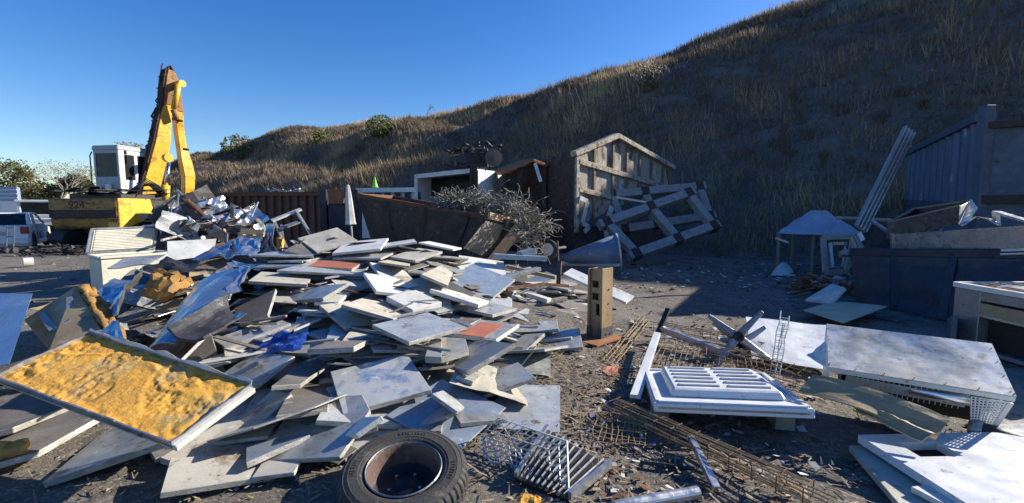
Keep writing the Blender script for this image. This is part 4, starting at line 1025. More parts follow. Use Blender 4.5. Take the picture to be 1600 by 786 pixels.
mb = MB(); rd = random.Random(3)
for k in range(26):
    a, f = rd.uniform(-2.7, -.2), rd.uniform(.3, 2.2)
    d = V((rd.uniform(-1, 1), rd.uniform(-1, 1), rd.uniform(-.08, .12))).normalized()
    c = ex(a, f, 2.1 + rd.random() * .22); mb.beam(c - d * .45, c + d * .45, rd.uniform(.12, .4), .03, (0, 0, 1))
mb.build('engine_cover', 'black', t)
mb = MB()
for k in range(7):
    p0 = ex(-1.0 + k * .1, 1.1, 2.0); p1 = ex(-.7 + k * .06, 2.6, 2.0)
    mb.tube([p0, (p0 * 2 + p1) / 3 + V((0, 0, .45 + .05 * k)), (p0 + p1 * 2) / 3 + V((0, 0, .5)), p1], .025, 6)
mb.build('hose', 'black', t, smooth=True)
mb = MB(); exbox(mb, -2.6, -.5, .6, 3.0, .62, .98); mb.build('slew_frame', 'rust_dark', t)
for a0, a1 in ((-2.95, -2.3), (-.75, -.1)):
    mb = MB(); pf = [(-.2, .35), (.1, .05), (3.7, .05), (4.1, .35), (4.0, .62), (3.6, .75), (.2, .75), (-.1, .62)]
    b = len(mb.v); mb.v += [ex(a0, f, z) for f, z in pf] + [ex(a1, f, z) for f, z in pf]; n = len(pf)
    for i in range(n):
        j = (i + 1) % n; mb.f.append([b + i, b + j, b + n + j, b + n + i]); mb.m.append(0)
    mb.f.append([b + i for i in range(n)][::-1]); mb.m.append(0); mb.f.append([b + n + i for i in range(n)]); mb.m.append(0)
    mb.build('track', 'dark_metal', t, bevel=.03)
def font_part(name, body, size, loc, xdir, zdir, mat, parent, ext=.004, sx=1.0):
    cu = bpy.data.curves.new(name, 'FONT'); cu.body = body; cu.size = size; cu.extrude = ext; cu.align_x = 'CENTER'
    cu.materials.append(M[mat]); o = bpy.data.objects.new(name, cu); COL.objects.link(o)
    x, y = V(xdir).normalized(), V(zdir).normalized(); z = x.cross(y)
    mt = Matrix((x * sx, y, z)).transposed().to_4x4(); mt.translation = V(loc) - WL[parent]
    me = bpy.data.meshes.new_from_object(o); COL.objects.unlink(o); bpy.data.objects.remove(o)
    me.transform(mt); o = bpy.data.objects.new(name, me); COL.objects.link(o); o.parent = parent; WL[o] = WL[parent]
    return o
font_part('model_number', '924', .36, ex(-1.75, -.006, 1.57), rt, (0, 0, 1), 'joint_brown', t, sx=1.35)
mb = MB(); mb.hexa([ex(a, f, z) for z in (1.20, 1.5) for a, f in ((-3.0, -.006), (-.06, -.006), (-.06, .02), (-3.0, .02))]); mb.build('dark_band', 'rust_dark', t)
font_part('maker_lettering', 'LIEBHERR', .25, ex(-1.5, -.012, 1.26), rt, (0, 0, 1), 'rust', t, sx=1.5)
# cab
c0, c1, fr, ff, zb, zt = -2.72, -1.55, 1.55, 3.3, 2.15, 4.06
mb = MB(); 
exbox(mb, c0, c1, fr, ff, zb, 2.25)
exbox(mb, c0, c1, fr, fr + .06, 2.25, 2.85); exbox(mb, c0, c0 + .05, fr + .06, ff, 2.25, 2.7)
cab = mb.build('cab', 'grey_and_cab_shade', t, bevel=.03)
mb = MB(); exbox(mb, c0 - .03, c1 + .03, fr - .04, ff, zt - .16, zt); mb.build('cab_roof', 'grey_and_cab_shade', cab, bevel=.03)
mb = MB()
for a in (c0, c1 - .09): exbox(mb, a, a + .09, fr, fr + .09, 2.84, zt - .15)
exbox(mb, c0 + .09, c1 - .09, fr + .002, fr + .06, zt - .28, zt - .155)
mb.build('rear_pillar', 'grey_and_cab_shade', cab)
mb = MB()
exbox(mb, c1 - .05, c1 + .012, fr + .012, fr + .24, 2.24, zt - .16); exbox(mb, c1 - .05, c1 + .012, fr + .66, fr + .80, 2.24, zt - .16)
exbox(mb, c1 - .05, c1 + .01, fr + .24, fr + .66, 2.24, 2.72); exbox(mb, c1 - .05, c1 + .01, fr + .80, ff, 2.24, 2.55); exbox(mb, c1 - .05, c1 + .01, fr + .36, ff, zt - .32, zt - .16)
exbox(mb, c0 + .02, c1 + .03, fr - .03, ff, zt + .002, zt + .035)
mb.build('side_wall', 'cab_white', cab, bevel=.02)
mb = MB(); exbox(mb, c0 + .09, c1 - .09, fr + .025, fr + .04, 2.86, zt - .28); exbox(mb, c1 - .03, c1 - .02, fr + .36, ff, 2.55, zt - .32); exbox(mb, c0 + .02, c0 + .03, fr + .1, ff, 2.7, zt - .2)
mb.build('window', 'glass', cab)
mb = MB(); exbox(mb, c0 + .3, c1 - .35, fr + .45, fr + .6, 2.3, 3.35); exbox(mb, c0 + .28, c1 - .33, fr + .45, fr + 1.0, 2.3, 2.7); mb.build('driver_seat', 'dark_metal', cab, bevel=.05)
mb = MB(); mb.tube([ex(c0 - .1, fr, 2.5), ex(c0 - .16, fr, 2.6), ex(c0 - .16, fr, 3.7), ex(c0 - .05, fr, 3.85)], .022, 6); mb.build('handrail', 'black', cab)
mb = MB(); c = ex(c1 - .02, fr + 1.35, zt + .03); mb.lathe(c, (0, 0, 1), [(.0, 0), (.09, 0), (.10, .05), (.10, .14), (.06, .2), (0, .21)], 12); mb.build('beacon', 'navy', cab, smooth=True)
mb = MB()
for q in ((c1 - .35, 2.38, .28), (c0 + .35, 2.34, .2)): exbox(mb, q[0] - q[2], q[0], fr - .12, fr - .002, 2.25, 2.25 + q[2] * 1.1)
mb.build('bracket', 'cab_white', cab, bevel=.04)
# boom and stick: flat sided box sections seen from behind and beside
def flat_arm(cs, wd, axis):              # cs: list of (centre, half depth vector); wd: width along axis
    mb = MB(); b = 0
    for c, h in cs: mb.v += [c - h - axis * wd / 2, c + h - axis * wd / 2, c + h + axis * wd / 2, c - h + axis * wd / 2]
    for i in range(len(cs) - 1):
        for k in range(4):
            l = (k + 1) % 4; mb.f.append([i * 4 + k, i * 4 + l, i * 4 + 4 + l, i * 4 + 4 + k]); mb.m.append(0)
    mb.f.append([3, 2, 1, 0]); mb.m.append(0); e = (len(cs) - 1) * 4; mb.f.append([e, e + 1, e + 2, e + 3]); mb.m.append(0)
    return mb
ax_b = (rt * .94 - hd * .34).normalized()      # the boom slews a little, showing its broad face to the sun and the camera
dp = V((-ax_b.y, ax_b.x, 0))
dp = dp if dp.dot(hd) > 0 else -dp
def bp(px, py, Y): return P(px, py, Y)
def sec(x0, x1, y, Y):                   # a cross section between two outline points
    k = Y / FPX; c = P((x0 + x1) / 2, y, Y); hw = ((x1 - x0) / 2 - 2.6) * k
    hh = dp * (hw / max(.35, abs(dp.x * 1 - dp.y * c.x / c.y)))
    return c, hh
wd = .42
boom = [sec(213, 245, 314, 19.9), sec(219, 252, 285, 20.0), sec(228, 259, 255, 20.15), sec(237, 266, 222, 20.3), sec(243, 267, 190, 20.4), sec(250, 268, 165, 20.5), sec(252, 279, 140, 20.55), sec(254, 277, 122, 20.6), sec(256, 272, 110, 20.6)]
bm = flat_arm(boom[:6], wd, ax_b).build('boom', 'yellow_paint', t, bevel=.03)
flat_arm([(c, h * 1.0) for c, h in boom[5:]], wd * .96, ax_b).build('boom_head', 'rust_boom', bm, bevel=.04)
mb = MB()
for k in range(8):
    pts = [c - h * 1.06 + ax_b * (-.2 + k * .055) + V((nz(i, k) * .05, 0, 0)) - dp * .05 for i, (c, h) in enumerate(boom)]
    mb.tube(pts, .026, 6)
for i, (c, h) in enumerate(boom[1:8]): mb.beam(c - h * 1.10 - ax_b * .24 - dp * .05, c - h * 1.10 + ax_b * .24 - dp * .05, .07, .05)
for k in range(9):
    c, h = boom[3 + k % 5]; a = rd.uniform(-.2, .2)
    mb.tube([c - h + ax_b * a, c - h * 1.35 + ax_b * (a - .15) + V((0, 0, .2)), c - h * 1.3 + V((0, 0, .4)), c - h + V((0, 0, .55))], .03, 6)
for k in range(6):
    c, h = boom[8]; a = rd.uniform(-.25, .25)
    mb.tube([c - h * 1.1 + ax_b * a - V((0, 0, .5)), c - h * .9 + ax_b * a + V((0, 0, .02)), c + ax_b * a + V((0, 0, .16 + .06 * nz(k * 2.2, 1))), c + h + ax_b * a - V((0, 0, .1))], .035, 6)
mb.build('hydraulic_hose', 'joint_brown', bm, smooth=True)
stick = [sec(265, 283, 152, 20.9), sec(268, 286, 175, 20.95), sec(271, 288, 205, 21.1), sec(275, 292, 232, 21.2), sec(278, 300, 252, 21.25), sec(283, 305, 275, 21.3), sec(283, 304, 295, 21.3), sec(283, 298, 306, 21.3), sec(285, 293, 322, 21.3)]
st = flat_arm(stick[1:], .34, ax_b).build('stick', 'yellow_paint', t, bevel=.03)
flat_arm([sec(264, 280, 124, 20.85), sec(265, 283, 145, 20.9), stick[1]], .36, ax_b).build('stick_head', 'rust_boom', st, bevel=.03)
mb = MB(); mb.beam(bp(288, 306, 21.3), bp(289, 330, 21.3), .2, .2); mb.build('coupler', 'rust_boom', st)
mb = MB()
for q in ((277, 188), (287, 233), (270, 186)): mb.beam(bp(q[0], q[1], 20.85), bp(q[0] + 7, q[1] + 1, 20.85), .12, .1)
mb.build('clamp', 'black', st)
fa = ax_b * .34
MB().cyl(bp(274, 132, 20.5) + fa * .8, bp(266, 172, 20.5) + fa * .8, .11, .11, 14).build('stick_cylinder', 'yellow_paint', t, smooth=True)
mb = MB(); mb.cyl(bp(266, 172, 20.5) + fa * .8, bp(271, 188, 20.6) + fa * .8, .12, .11, 14); mb.build('cylinder_end', 'rust_boom', t, smooth=True)
mb = MB(); mb.cyl(bp(279, 132, 20.6) + fa * .95, bp(279, 132, 20.6) - fa * .8, .15, .15, 18); mb.build('pivot_pin', 'yellow_paint', t)
mb = MB(); mb.cyl(bp(258, 247, 19.9) + fa * .9, bp(258, 247, 19.9) + fa * .2, .17, .17, 18); mb.build('lug', 'yellow_paint', t)
MB().cyl(bp(257, 255, 19.85) + fa, bp(253, 292, 19.7) + fa, .075, .075, 12).build('piston_rod', 'chrome', t, smooth=True)
MB().cyl(bp(253, 290, 19.7) + fa, bp(251, 316, 19.6) + fa, .15, .16, 14).build('lift_cylinder', 'yellow_paint', t, smooth=True)
# ---------------------------------------------------------------- car, van, truck
def wheel(mb_t, mb_r, c, ax, r, w):
    mb_t.lathe(c, ax, [(r * .62, -w / 2), (r * .9, -w / 2), (r, -w * .3), (r, w * .3), (r * .9, w / 2), (r * .62, w / 2)], 24)
    mb_r.lathe(c, ax, [(0, w * .2), (r * .2, w * .24), (r * .5, w * .2), (r * .63, w * .42), (r * .63, -w * .4), (0, -w * .3)], 24)
co = V((-18.46, 16.5, .02)); cf = V((-.6, .8, 0)).normalized(); cr = V((cf.y, -cf.x, 0))
def cp(f, a, z): return co + cf * f + cr * a + V((0, 0, z))      # rear bumper centre is f = 0
t = thing('stripped_car', 'white stripped hatchback without side doors', 'car', (co.x, co.y, 0))
prof = [(0, .42), (-.03, .62), (.02, .88), (.28, .93), (.9, 1.33), (1.3, 1.38), (2.1, 1.34), (2.75, .93), (3.7, .82), (3.95, .6), (3.95, .3)]
hw = .82
mb = MB()
# rear end and floor
mb.hexa([cp(0, -hw, .15), cp(0, hw, .15), cp(3.9, hw, .15), cp(3.9, -hw, .15), cp(0, -hw, .28), cp(0, hw, .28), cp(3.9, hw, .28), cp(3.9, -hw, .28)])
mb.hexa([cp(-.02, -hw, .28), cp(-.02, hw, .28), cp(.14, hw, .28), cp(.14, -hw, .28), cp(.02, -hw, .90), cp(.02, hw, .90), cp(.26, hw * .97, .93), cp(.26, -hw * .97, .93)])
mb.hexa([cp(2.75, -hw, .28), cp(2.75, hw, .28), cp(3.92, hw * .9, .28), cp(3.92, -hw * .9, .28), cp(2.75, -hw, .93), cp(2.75, hw, .93), cp(3.85, hw * .9, .76), cp(3.85, -hw * .9, .76)])
for sgn in (-1, 1):
    e = sgn * hw
    def side(pts): 
        b_ = len(mb.v); k = len(pts)
        mb.v += [cp(f, e, z) for f, z in pts] + [cp(f, e - sgn * .06, z) for f, z in pts]
        mb.f.append([b_ + i for i in range(k)]); mb.m.append(0); mb.f.append([b_ + k + i for i in range(k)][::-1]); mb.m.append(0)
        for i in range(k):
            j = (i + 1) % k; mb.f.append([b_ + i, b_ + k + i, b_ + k + j, b_ + j]); mb.m.append(0)
    side([(.1, .3), (.35, .3), (.42, .55), (.6, .66), (.8, .66), (.98, .55), (1.05, .3), (1.25, .3), (1.2, .7), (.95, .93), (.26, .93)])
    side([(2.7, .28), (2.95, .28), (3.0, .5), (3.2, .62), (3.4, .6), (3.6, .4), (3.65, .3), (3.9, .3), (3.85, .76), (2.75, .93)])
    mb.beam(cp(.28, e * .96, .93), cp(.92, e * .80, 1.34), .10, .06); mb.beam(cp(.92, e * .80, 1.34), cp(2.1, e * .8, 1.35), .08, .06)
    mb.beam(cp(2.1, e * .8, 1.35), cp(2.8, e * .97, .93), .09, .06); mb.beam(cp(1.62, e, .26), cp(1.5, e * .8, 1.36), .11, .07); mb.beam(cp(1.2, e, .28), cp(2.7, e, .28), .12, .12)
mb.hexa([cp(.9, -hw * .8, 1.32), cp(.9, hw * .8, 1.32), cp(2.1, hw * .8, 1.33), cp(2.1, -hw * .8, 1.33), cp(.95, -hw * .76, 1.38), cp(.95, hw * .76, 1.38), cp(2.05, hw * .76, 1.39), cp(2.05, -hw * .76, 1.39)])
mb.build('body', 'car_white', t, bevel=.03)
mb = MB(); mb.slab([cp(.27, -hw * .88, .94), cp(.27, hw * .88, .94), cp(.90, hw * .74, 1.33), cp(.90, -hw * .74, 1.33)], .02); mb.build('rear_window', 'glass', t)
mb = MB(); mb.hexa([cp(.3, -.74, .29), cp(.3, .74, .29), cp(2.7, .74, .29), cp(2.7, -.74, .29), cp(.4, -.7, .8), cp(.4, .7, .8), cp(2.6, .7, .6), cp(2.6, -.7, .6)]); mb.build('interior', 'black', t, bevel=.05)
mb = MB(); mb.hexa([cp(-.10, -hw, .22), cp(-.10, hw, .22), cp(.2, hw + .02, .22), cp(.2, -hw - .02, .22), cp(-.10, -hw, .46), cp(-.10, hw, .46), cp(.2, hw + .02, .48), cp(.2, -hw - .02, .48)]); mb.build('bumper', 'car_white', t, bevel=.05)
mb = MB(); mb.hexa([cp(-.035, -.5, .56), cp(-.035, .3, .56), cp(-.02, .3, .56), cp(-.02, -.5, .56), cp(-.035, -.5, .70), cp(-.035, .3, .70), cp(-.02, .3, .7), cp(-.02, -.5, .7)]); mb.build('plate_recess', 'grey_and_cab_shade', t)
for sgn in (-1, 1):
    mb = MB(); mb.box(cp(.02, sgn * (hw - .12), .74), (.22, .12, .26), -math.atan2(cf.x, cf.y)); mb.build('tail_light', 'lamp_red', t, bevel=.02)
for f in (.70, 3.28):
    for sgn in (-1, 1):
        a_, b_ = MB(), MB(); wheel(a_, b_, cp(f, sgn * (hw - .06), .29), cr * sgn, .30, .18)
        wo = a_.build('wheel', 'rubber', t); b_.build('rim', 'rust_dark', wo)
vo = V((-22.3, 22.6, 0))
vx, vy = V((.90, .43, 0)).normalized(), V((-.43, .90, 0)).normalized()
def vp(a, f, z): return vo + vx * a + vy * f + V((0, 0, z))
t = thing('parked_van', 'white van body with two dark side windows behind the stripped hatchback', 'van', vo)
def vbox(mb, a0, a1, f0, f1, z0, z1): return mb.hexa([vp(a, f, z) for z in (z0, z1) for a, f in ((a0, f0), (a1, f0), (a1, f1), (a0, f1))])
mb = MB(); vbox(mb, -1.4, 2.9, 0, 1.8, .75, 1.28)
for a0, a1 in ((-1.4, -1.25), (-.1, .1), (1.45, 1.65), (2.75, 2.9)): vbox(mb, a0, a1, 0, 1.8 if a0 < -1 or a1 > 2.8 else .08, 1.28, 1.88)
vbox(mb, -1.45, 2.95, -.04, 1.84, 1.86, 1.98); vbox(mb, -1.42, 2.92, -.03, .02, 1.02, 1.08)
mb.build('body', 'car_white', t, bevel=.05)
for a0, a1 in ((-1.25, -.1), (.1, 1.45), (1.65, 2.75)):
    mb = MB(); vbox(mb, a0, a1, .04, .06, 1.28, 1.86); mb.build('side_window', 'glass', t)
mb = MB(); vbox(mb, -1.1, 2.7, .2, 1.6, .35, .75); mb.build('chassis', 'black', t)
for a in (-.6, 2.1):
    a_, b_ = MB(), MB(); wheel(a_, b_, vp(a, .12, .36), -vy, .36, .22); wo = a_.build('wheel', 'rubber', t); b_.build('rim', 'grey_and_cab_shade', wo)
t = thing('box_truck', 'blue and white lorry body cut by the picture edge', 'truck', P(-10, 345, 30))
mb = MB()
tb0, tb1 = P(-60, 335, 30), P(30, 335, 29)
tdv = V((-.68, .73, 0)) * 2.2
mb.hexa([V((p.x, p.y, z)) for z in (.9, 2.05) for p in (tb0, tb1, tb1 + tdv, tb0 + tdv)])
mb.build('lower_body', 'car_white', t)
mb = MB(); mb.hexa([V((p.x, p.y, z)) for z in (2.06, 2.95) for p in (tb0, tb1, tb1 + tdv, tb0 + tdv)]); mb.build('upper_body', 'tarp', t)
mb = MB()
for k in range(3): mb.beam(V((tb0.x, tb0.y - .02, 2.25 + k * .25)), V((tb1.x, tb1.y - .02, 2.25 + k * .25)), .03, .05)
mb.build('stripe', 'car_white', t)
for f in (.2, .8):
    a_, b_ = MB(), MB(); q = tb0.lerp(tb1, f); wheel(a_, b_, V((q.x, q.y + .15, .45)), V((0, -1, 0)), .45, .25); wo = a_.build('wheel', 'rubber', t); b_.build('rim', 'grey_and_cab_shade', wo)
mb = MB(); mb.hexa([V((p.x, p.y + .3, z)) for z in (.4, .9) for p in (tb0, tb1, tb1 + tdv, tb0 + tdv)]); mb.build('chassis', 'black', t)
o = MB(); 
for k in range(4): o.beam(P(31 + k * 6, 322, 27), P(31 + k * 6, 342, 27), .12, .1)
o.beam(P(28, 322, 27), P(54, 322, 27), .12, .1); o.beam(P(28, 332, 27), P(54, 332, 27), .1, .1); o.beam(P(28, 340, 27), P(54, 340, 27), .1, .1)
o = o.build('steel_barrier', 'blue_steel'); tag(o, 'blue slatted frame standing between the lorry body and white van', 'frame')
t = thing('hand_trolley', 'thin blue grey hand trolley in front of the white hatchback', 'trolley', G(18, 392)); mb = MB()
for x in (10, 21): mb.tube([P(x, 392, 15.5), P(x + 1, 352, 15.6)], .02, 6)
for y in (356, 370, 384): mb.tube([P(10, y, 15.55), P(22, y, 15.55)], .016, 6)
mb.build('frame', 'blue_steel', t)
mb = MB()
for x in (8, 23): mb.lathe(P(x, 391, 15.5), (1, 0, 0), [(0, -.04), (.1, -.04), (.1, .04), (0, .04)], 14)
mb.build('wheel', 'rubber', t)
o = MB().cyl(G(36, 410, .12), G(52, 409, .12), .12, .12, 14).build('pipe', 'scrap_pale'); tag(o, 'short pale pipe lying on open ground near the picture edge', 'pipe')
o = MB().box(G(28, 388, .1), (.9, .5, .1), .3).build('board', 'pallet_wood'); tag(o, 'light wooden board on the ground beside the hand trolley', 'board')
# ---------------------------------------------------------------- freezer and near scrap of the far heap
F1, F2, B2, B1 = V((-7.2, 8.0, 0)), V((-6.62, 8.92, 0)), V((-7.22, 9.33, 0)), V((-7.78, 8.42, 0))
t = thing('chest_freezer', 'cream chest freezer with its white ribbed lid propped open', 'freezer', (F1 + B2) / 2)
def up(p, z): return V((p.x, p.y, z))
mb = MB(); mb.hexa([up(p, .03) for p in (F1, F2, B2, B1)] + [up(p, .64) for p in (F1, F2, B2, B1)])
mb.build('body', 'cream', t, bevel=.02)
mb = MB(); 
for a, b in ((F1, F2), (F2, B2), (B2, B1), (B1, F1)): mb.beam(up(a, .665), up(b, .665), .06, .045)
mb.build('top_rim', 'cream', t, bevel=.008)
l4 = [P(133, 398, 8.5), P(242, 391, 9.35), P(248, 353, 9.62), P(141, 357, 8.75)]
ln_ = (l4[1] - l4[0]).cross(l4[3] - l4[0]).normalized()
if ln_.y > 0: ln_ = -ln_
mb = MB(); mb.hexa([c - ln_ * .06 for c in l4] + l4); lid = mb.build('lid', 'cream', t, bevel=.01)
mb = MB(); i4 = [lerp4(l4, .06, .10), lerp4(l4, .94, .10), lerp4(l4, .94, .9), lerp4(l4, .06, .9)]
mb.hexa([c + ln_ * .002 for c in i4] + [c + ln_ * .02 for c in i4])
for k in range(13): mb.beam(lerp4(i4, .03, (k + .5) / 13) + ln_ * .022, lerp4(i4, .97, (k + .5) / 13) + ln_ * .022, .022, .026, ln_)
mb.build('ribbed_liner', 'cream', lid)
mb = MB()
for i in range(4): mb.beam(lerp4(l4, *[(.02, .04), (.98, .04), (.98, .96), (.02, .96)][i]) + ln_ * .01, lerp4(l4, *[(.98, .04), (.98, .96), (.02, .96), (.02, .04)][i]) + ln_ * .01, .035, .025, ln_)
mb.build('seal', 'grey_metal', lid)
o = MB().hexa([c for c in (P(262, 408, 7.9), P(333, 399, 8.3), P(333, 399, 8.34), P(262, 408, 7.94), P(261, 377, 8.1), P(338, 373, 8.5), P(338, 373, 8.54), P(261, 377, 8.14))]).build('metal_sheet', 'pale', bevel=.002)
tag(o, 'upright pale sheet standing between the freezer and crumpled foil', 'sheet')
sheet_thing('metal_sheet', 'crumpled silver foil sheet in front of the wooden pallet', 'sheet', [P(342, 400, 7.0), P(398, 404, 6.9), P(416, 372, 7.6), P(364, 378, 7.7)], 'foil', 12, 10, .14, 2.4, 9.4)
sheet_thing('metal_sheet', 'blue shaded sheet between upright pale sheet and silver foil', 'sheet', [P(300, 408, 7.1), P(350, 402, 7.0), P(366, 376, 7.6), P(334, 386, 7.5)], 'foil_blue', 8, 8, .06, 2, 3.8)
sheet_thing('metal_sheet', 'pale plate with greenish edge on top of the freezer rim', 'sheet', [P(168, 420, 7.2), P(232, 414, 7.5), P(262, 398, 7.9), P(196, 404, 7.8)], 'galv', 6, 6, .02, 2, 8.8, .02)
mb = MB()
for k in range(3): mb.sheet([P(416 + 3 * k, 350, 7.7), P(420 + 4 * k, 349, 7.7), P(434 + 4 * k, 394, 7.4), P(427 + 4 * k, 395, 7.4)], 2, 10, lambda u, v, n: V((.10 * math.sin(v * 2.6) * -1, .05 * math.sin(v * 6), 0)))
o = mb.build('metal_strip', 'aluminium', solid=.008); tag(o, 'twisted silver metal strips rising from the heap by the wooden pallet', 'strip')
sheet_thing('metal_sheet', 'dark blue bent sheet at the foot of the twisted silver strips', 'sheet', [P(396, 396, 7.2), P(424, 396, 7.1), P(422, 366, 7.6), P(412, 372, 7.6)], 'navy', 6, 6, .05, 2, 4.4)
o = MB().sheet([P(432, 388, 7.6), P(441, 390, 7.5), P(444, 374, 7.7), P(434, 372, 7.8)], 6, 6, crumple(.03, 3, 7)).build('foam_lump', 'foam', solid=.05); tag(o, 'pale yellow foam piece behind the twisted silver strips', 'foam')
t = thing('shelf_frame', 'leaning white and grey shelf frame in front of the rusty corrugated container', 'shelf', P(455, 385, 9.3))
mb = MB(); mb.beam(P(425, 345, 9.2), P(470, 327, 9.6), .10, .035, (0, -.4, .9)); mb.build('top_shelf', 'pale', t)
mb = MB(); mb.beam(P(438, 357, 9.2), P(466, 347, 9.6), .12, .03, (0, -.4, .9)); mb.build('lower_shelf', 'grey_metal', t)
for a, b in (((462, 328), (489, 372)), ((428, 345), (452, 396)), ((440, 352), (444, 392))):
    mb = MB(); mb.beam(P(a[0], a[1], 9.5), P(b[0], b[1], 9.1), .05, .04); mb.build('leg', 'grey_metal', t)
t = thing('wooden_pallet', 'light wooden pallet standing in front of the scrap heap', 'pallet', P(394, 374, 9.6))
mb = MB()
for y in (362, 372): mb.beam(P(376, y - .5, 9.6), P(413, y + 1, 9.7), .12, .022, (0, -.9, .3))
mb.build('board', 'pallet_wood', t)
mb = MB()
for x in (378, 394, 410): mb = MB(); mb.box(P(x, 367.2, 9.72), (.1, .12, .10)); mb.build('spacer', 'pallet_wood', t)
# the tangled heap below the grapple
rd = random.Random(77)
def heap_pt(): 
    px = rd.uniform(258, 392); top = interp(px, [250, 285, 330, 360, 395], [338, 320, 322, 330, 356]); py = top + (382 - top) * rd.random() ** 1.2
    return P(px, py, 11.6 - 1.9 * (py - top) / 60 + rd.uniform(-.3, .3))
for i in range(34):
    q = heap_pt(); a = V((rd.uniform(-1, 1), rd.uniform(-1, 1), rd.uniform(-.5, .9))).normalized(); b_ = a.cross(V((rd.uniform(-1, 1), rd.uniform(-1, 1), rd.uniform(-1, 1)))).normalized()
    s1, s2 = rd.uniform(.25, .6), rd.uniform(.12, .35)
    o = MB().sheet([q - a * s1 - b_ * s2, q + a * s1 - b_ * s2, q + a * s1 + b_ * s2, q - a * s1 + b_ * s2], 6, 5, crumple(.16, 2.2, i * 3.1)).build('metal_sheet', rd.choice(['grey_metal', 'dark_metal', 'dark_metal', 'foil', 'galv', 'rust_wall', 'shade_side']), solid=.012)
    tag(o, 'crumpled metal sheet in the tangled scrap heap under the excavator grapple', 'sheet', 'crumpled sheets in the tangled scrap heap')
for i in range(16):
    q = heap_pt(); a = V((rd.uniform(-1, 1), rd.uniform(-.6, .6), rd.uniform(-.4, .7))).normalized(); l_ = rd.uniform(.3, .8)
    o = MB().tube([q - a * l_, q + V((rd.uniform(-1, 1), 0, rd.uniform(-1, 1))) * .08, q + a * l_], rd.uniform(.015, .05), 6).build('metal_bar', rd.choice(['grey_metal', 'dark_metal', 'rust', 'aluminium', 'wood']))
    tag(o, 'loose metal bar sticking out of the tangled scrap heap under the grapple', 'bar', 'bars in the tangled scrap heap')
mb = MB()
w4 = [P(255, 372, 10.2), P(305, 369, 10.3), P(284, 357, 10.5), P(250, 350, 10.4)]
for i in range(4): mb.beam(w4[i], w4[(i + 1) % 4], .05, .04, (0, -1, .2))
o = mb.build('metal_rectangle', 'white_paint'); tag(o, 'white four sided frame at the foot of the tangled scrap heap', 'frame')
o = MB().tube([P(276, 330, 10.9), P(279, 303, 11.0)], .02, 5).build('metal_rod', 'grey_metal'); tag(o, 'thin rod standing upright from the tangled scrap heap', 'rod')
mb = MB()
for k in range(3): mb.sheet([P(322 + k * 2, 354 - k * 2, 10), P(326 + k * 2, 351 - k * 2, 10), P(356, 370 - k * 3, 9.8), P(350, 371 - k * 3, 9.8)], 8, 2, lambda u, v, n: V((0, 0, -.16 * math.sin(u * 3.1))))
o = mb.build('curved_bumper', 'grey_metal', solid=.02); tag(o, 'curved grey bumper strip sagging at the front of the tangled scrap heap', 'bumper')
# ---------------------------------------------------------------- rusty corrugated container wall
def rib_wall(name, label, cat, a, b, h, depth, nr, mw, mr, z0=0.0, group=None):
    a, b = V(a), V(b); d = (b - a); L_ = d.length; d.normalize(); n = V((d.y, -d.x, 0))
    if n.y > 0: n = -n
    t = thing(name, label, cat, (a + b) / 2)
    mb = MB(); k = [a, b, b - n * depth, a - n * depth]
    for i in range(4):
        p, q = k[i], k[(i + 1) % 4]; e = (q - p).normalized(); m_ = V((-e.y, e.x, 0)) * .03
        mb.hexa([up(p, z0), up(q, z0), up(q + m_, z0), up(p + m_, z0), up(p, h), up(q, h), up(q + m_, h), up(p + m_, h)])
    mb.build('wall', mw, t)
    mb = MB()
    for i in range(nr + 1):
        c = a + d * (L_ * i / nr) + n * .05; mb.hexa([up(c + d * x + n * y, z) for z in (z0, h - .05) for x, y in ((-.07, -.05), (.07, -.05), (.05, .06), (-.05, .06))])
    mb.build('rib', mr, t)
    mb = MB(); mb.beam(up(a, h) + n * .05, up(b, h) + n * .05, .2, .14)
    for i in range(4):
        if i: mb.beam(up(k[i], h - .002), up(k[(i + 1) % 4], h - .002), .12, .1)
    mb.build('top_rail', mr, t)
    return t
ca, cb = P(300, 365, 18.4), P(506, 365, 17.2)
rib_wall('scrap_container', 'long rusty ribbed container along the foot of the hill', 'container', (ca.x, ca.y, 0), (cb.x, cb.y, 0), 2.1, 2.2, 17, 'rust_wall', 'rust')
o = MB()
rd2 = random.Random(8)
for k in range(26):
    q = P(rd2.uniform(420, 470), rd2.uniform(296, 305), 17.9); a = V((rd2.uniform(-1, 1), rd2.uniform(-.4, .4), rd2.uniform(-.1, .3))); o.beam(q - a * .3, q + a * .3, .06, .02)
o = o.build('scrap_pile', 'grey_metal'); tag(o, 'loose metal scraps poking above the rusty ribbed container', 'scrap')
# ---------------------------------------------------------------- blue skip with the white ribbed rear
t = thing('blue_skip', 'dark blue skip with a rust plate and white ribbed rear wall', 'skip', P(540, 400, 14.5) * 1)
WLt = WL[t]
mb = MB()
p0, p1 = P(502, 360, 14.0), P(556, 360, 13.2)
for (x0, x1, y0, y1, Y) in ((502, 513, 296, 400, 14.0), (513, 541, 317, 326, 13.9), (541, 562, 296, 400, 13.8), (513, 541, 326, 400, 14.5), (562, 582, 306, 400, 13.6)):
    q = [P(x0, y1, Y), P(x1, y1, Y), P(x1, y1, Y) + V((0, .5, 0)), P(x0, y1, Y) + V((0, .5, 0))]
    zt_ = P(x0, y0, Y).z
    mb.hexa([up(c, .0) for c in q] + [up(c, zt_) for c in q])
mb.build('end_wall', 'navy', t, bevel=.01)
mb = MB(); mb.hexa([P(514, 318, 13.85), P(536, 318, 13.85), P(536, 318, 13.9), P(514, 318, 13.9), P(511, 296, 13.85), P(541, 296, 13.85), P(541, 296, 13.9), P(511, 296, 13.9)]); mb.build('rust_plate', 'rust_orange', t)
